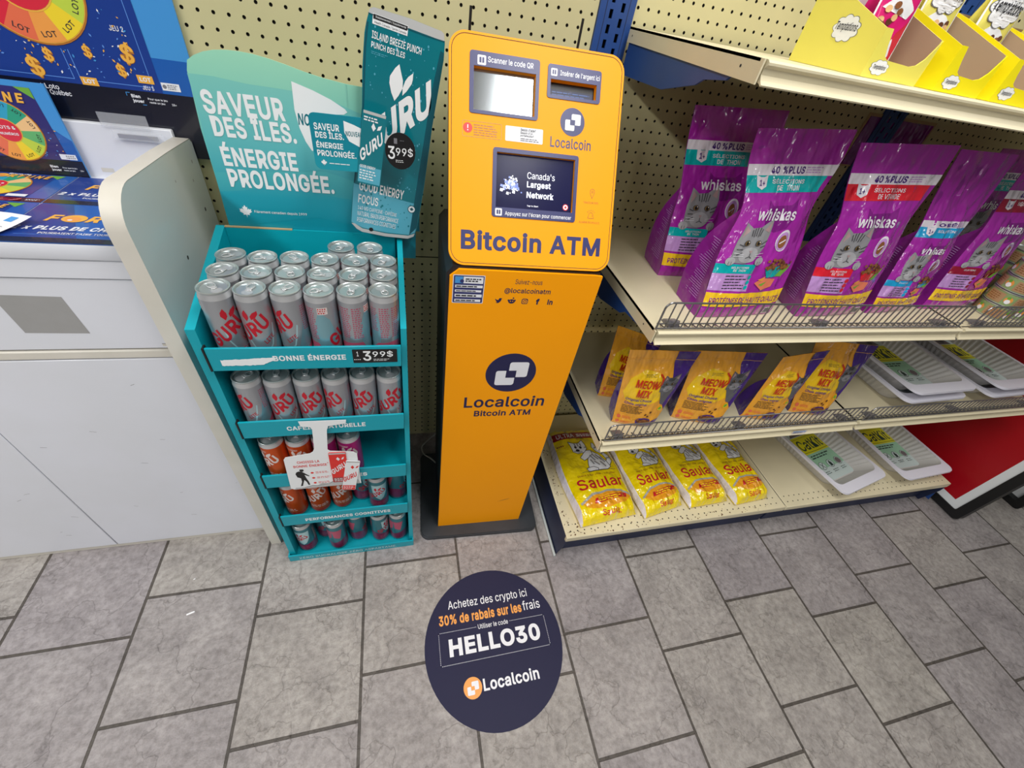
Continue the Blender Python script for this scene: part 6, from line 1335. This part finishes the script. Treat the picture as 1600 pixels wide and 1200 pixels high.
def treat_pouch(label, x0, x1, y, mt, seed, accent):
    z0 = 1.4335; W = x1 - x0; t = T('treat_pouch', label, 'treat pouch', ((x0 + x1) / 2, y, z0), 0, 'treat pouches standing in the yellow boxes')
    def paint(a, W, H):
        rn = random.Random(seed); X = lambda f: f * W; Y = lambda f: f * H
        a.rect(0, 0, X(0.035), H, 'cloud_white', 1); a.rect(X(0.965), 0, W, H, 'cloud_white', 1)
        a.poly([(X(0.50), Y(0.02)), (X(0.96), Y(0.02)), (X(0.96), Y(0.36)), (X(0.75), Y(0.28))], accent, 1)
        a.poly([(X(0.10), Y(0.40)), (X(0.35), Y(0.48)), (X(0.65), Y(0.47)), (X(0.90), Y(0.42)), (X(0.80), Y(0.36)), (X(0.40), Y(0.38))], 'cloud_white', 1)
        cloud(a, X(0.5), Y(0.60), X(0.44), Y(0.13), 'cloud_white', 2, 9, 'ink_grey'); a.text('Temptations', X(0.12), Y(0.55), X(0.90), Y(0.66), 'ink', 4, 0.02, 0.2)
        for k in range(9): a.circle(X(0.14 + 0.72 * rn.random()), Y(0.30 + 0.13 * rn.random()), X(0.075), rn.choice(['kibble', 'kibble_dark', 'seg_peach']), 3 + 0.1 * k, Y(0.022), n=10)
        a.poly([(X(0.55), Y(0.04)), (X(0.80), Y(0.04)), (X(0.86), Y(0.14)), (X(0.72), Y(0.24)), (X(0.52), Y(0.15))], 'cloud_white', 2); a.lines(X(0.57), Y(0.06), X(0.80), Y(0.14), 3, 'ink', 3, 3, 0.5)
    film_bag(t, (x0, y, z0), (x1, y, z0), (x1, y + 0.012, z0 + 0.200), (x0, y + 0.012, z0 + 0.200), (0, 0.03, 0), mt, mt, paint, close=0.7, bulge=0.006, seed=seed, wr=0.001, nu=16, nv=24)
for lab, x0, x1, y, mt, sd, ac in (('pink treat pouch standing in the leftmost yellow box', 0.563, 0.640, -0.292, 'pouch_pink', 31, 'seg_red'), ('second pink treat pouch tucked behind the first', 0.566, 0.645, -0.225, 'pouch_pink', 32, 'seg_red'), ('pale yellow and teal treat pouch in the second yellow box', 0.722, 0.806, -0.225, 'pouch_yellow', 33, 'pouch_teal'), ('pale yellow and blue treat pouch in the third yellow box', 0.860, 0.948, -0.225, 'pouch_yellow', 34, 'pouch_blue'), ('pale yellow treat pouch in the fourth yellow box', 1.003, 1.090, -0.225, 'pouch_yellow', 35, 'pouch_blue')): treat_pouch(lab, x0, x1, y, mt, sd, ac)

# ------------------------------------------------------------------ tins stacked at the right edge
def tin_proto():
    o = bpy.data.objects.new('cat_food_tin', None); o.empty_display_size = 0.02; COL.objects.link(o); r = 0.0425; h = 0.038
    m = MB(); m.lathe([(r - 0.002, 0), (r, 0.0015), (r, 0.003)], 'aluminium', 36, cap=True); m.lathe([(r - 0.0008, 0.003), (r - 0.0008, h - 0.004)], 'tin_green', 36, cap=False)
    a = Art(m, lambda u, v, hh: Vector(((r + hh) * math.sin(u / r), -(r + hh) * math.cos(u / r), v)), 0.008, 0.0002)
    for k in range(4):
        u = -0.13 + 0.067 * k; a.rect(u, 0.005, u + 0.040, 0.031, 'tin_brown', 1); a.lines(u + 0.004, 0.008, u + 0.036, 0.028, 4, 'kibble', 2, k, 0.45); a.circle(u + 0.052, 0.018, 0.009, 'seg_orange', 1, n=14); a.circle(u + 0.052, 0.014, 0.006, 'cloud_white', 2, n=12); a.circle(u + 0.050, 0.024, 0.004, 'leaf_green', 2, n=10)
    m.build('body', o)
    l = MB(); l.lathe([(r - 0.001, h - 0.004), (r + 0.0006, h - 0.002), (r + 0.0006, h - 0.0002), (r - 0.001, h - 0.0002), (r - 0.003, h - 0.003), (0, h - 0.0028)], 'lid_metal', 36, cap=False); l.build('lid', o)
    return o
tin = tin_proto(); first = True
cols = [(1.476, -0.326), (1.566, -0.329), (1.656, -0.327), (1.578, -0.239)]; names = ['nearest the purple bags', 'second along the front', 'third along the front', 'behind the front stacks']
for c_, (x, y) in enumerate(cols):
    for k in range(4):
        o = tin if first else copy_tree(tin); first = False
        o.location = (x, y, 0.9846 + 0.0384 * k); o.rotation_euler = (0, 0, 0.9 * k + c_); tag(o, '%s tin of the stack %s' % (('bottom', 'second', 'third', 'top')[k], names[c_]), 'tin', 'round cat food tins stacked on the shelf')

# ------------------------------------------------------------------ red A-frame sign at the end of the shelving
t = T('a_frame_sign', 'red A-frame sign with white border leaning beside the end of the shelving', 'a-frame sign', (2.30, -0.2, 0))
q = R(7); SX = 2.262
sg = lambda u, v, h: Vector((SX + math.sin(q) * v - h * math.cos(q), -0.548 + u, 0.004 + math.cos(q) * v + h * math.sin(q)))
p = MB(); prism_holes(p, rrect(0, 0, 0.62, 1.05, 0.02, 5), [rrect(0.035, 0.035, 0.585, 1.015, 0.008, 3)], sg, -0.035, 0.006, 'black'); t.part(p, 'frame')
p = MB(); p.prism([(0.033, 0.033), (0.587, 0.033), (0.587, 1.017), (0.033, 1.017)], sg, -0.004, 0.0, 'sign_white'); a = Art(p, sg, lay=0.0004); a.rect(0.068, 0.068, 0.552, 0.985, 'sign_red', 1); t.part(p, 'poster')
sb = lambda u, v, h: Vector((SX + 0.46 - math.sin(q) * v + h * math.cos(q), -0.548 + u, 0.004 + math.cos(q) * v + h * math.sin(q)))
p = MB(); prism_holes(p, rrect(0, 0, 0.62, 1.05, 0.02, 5), [rrect(0.035, 0.035, 0.585, 1.015, 0.008, 3)], sb, -0.035, 0.006, 'black'); p.prism([(0.033, 0.033), (0.587, 0.033), (0.587, 1.017), (0.033, 1.017)], sb, -0.004, 0.0, 'sign_white'); t.part(p, 'rear_leg_frame')
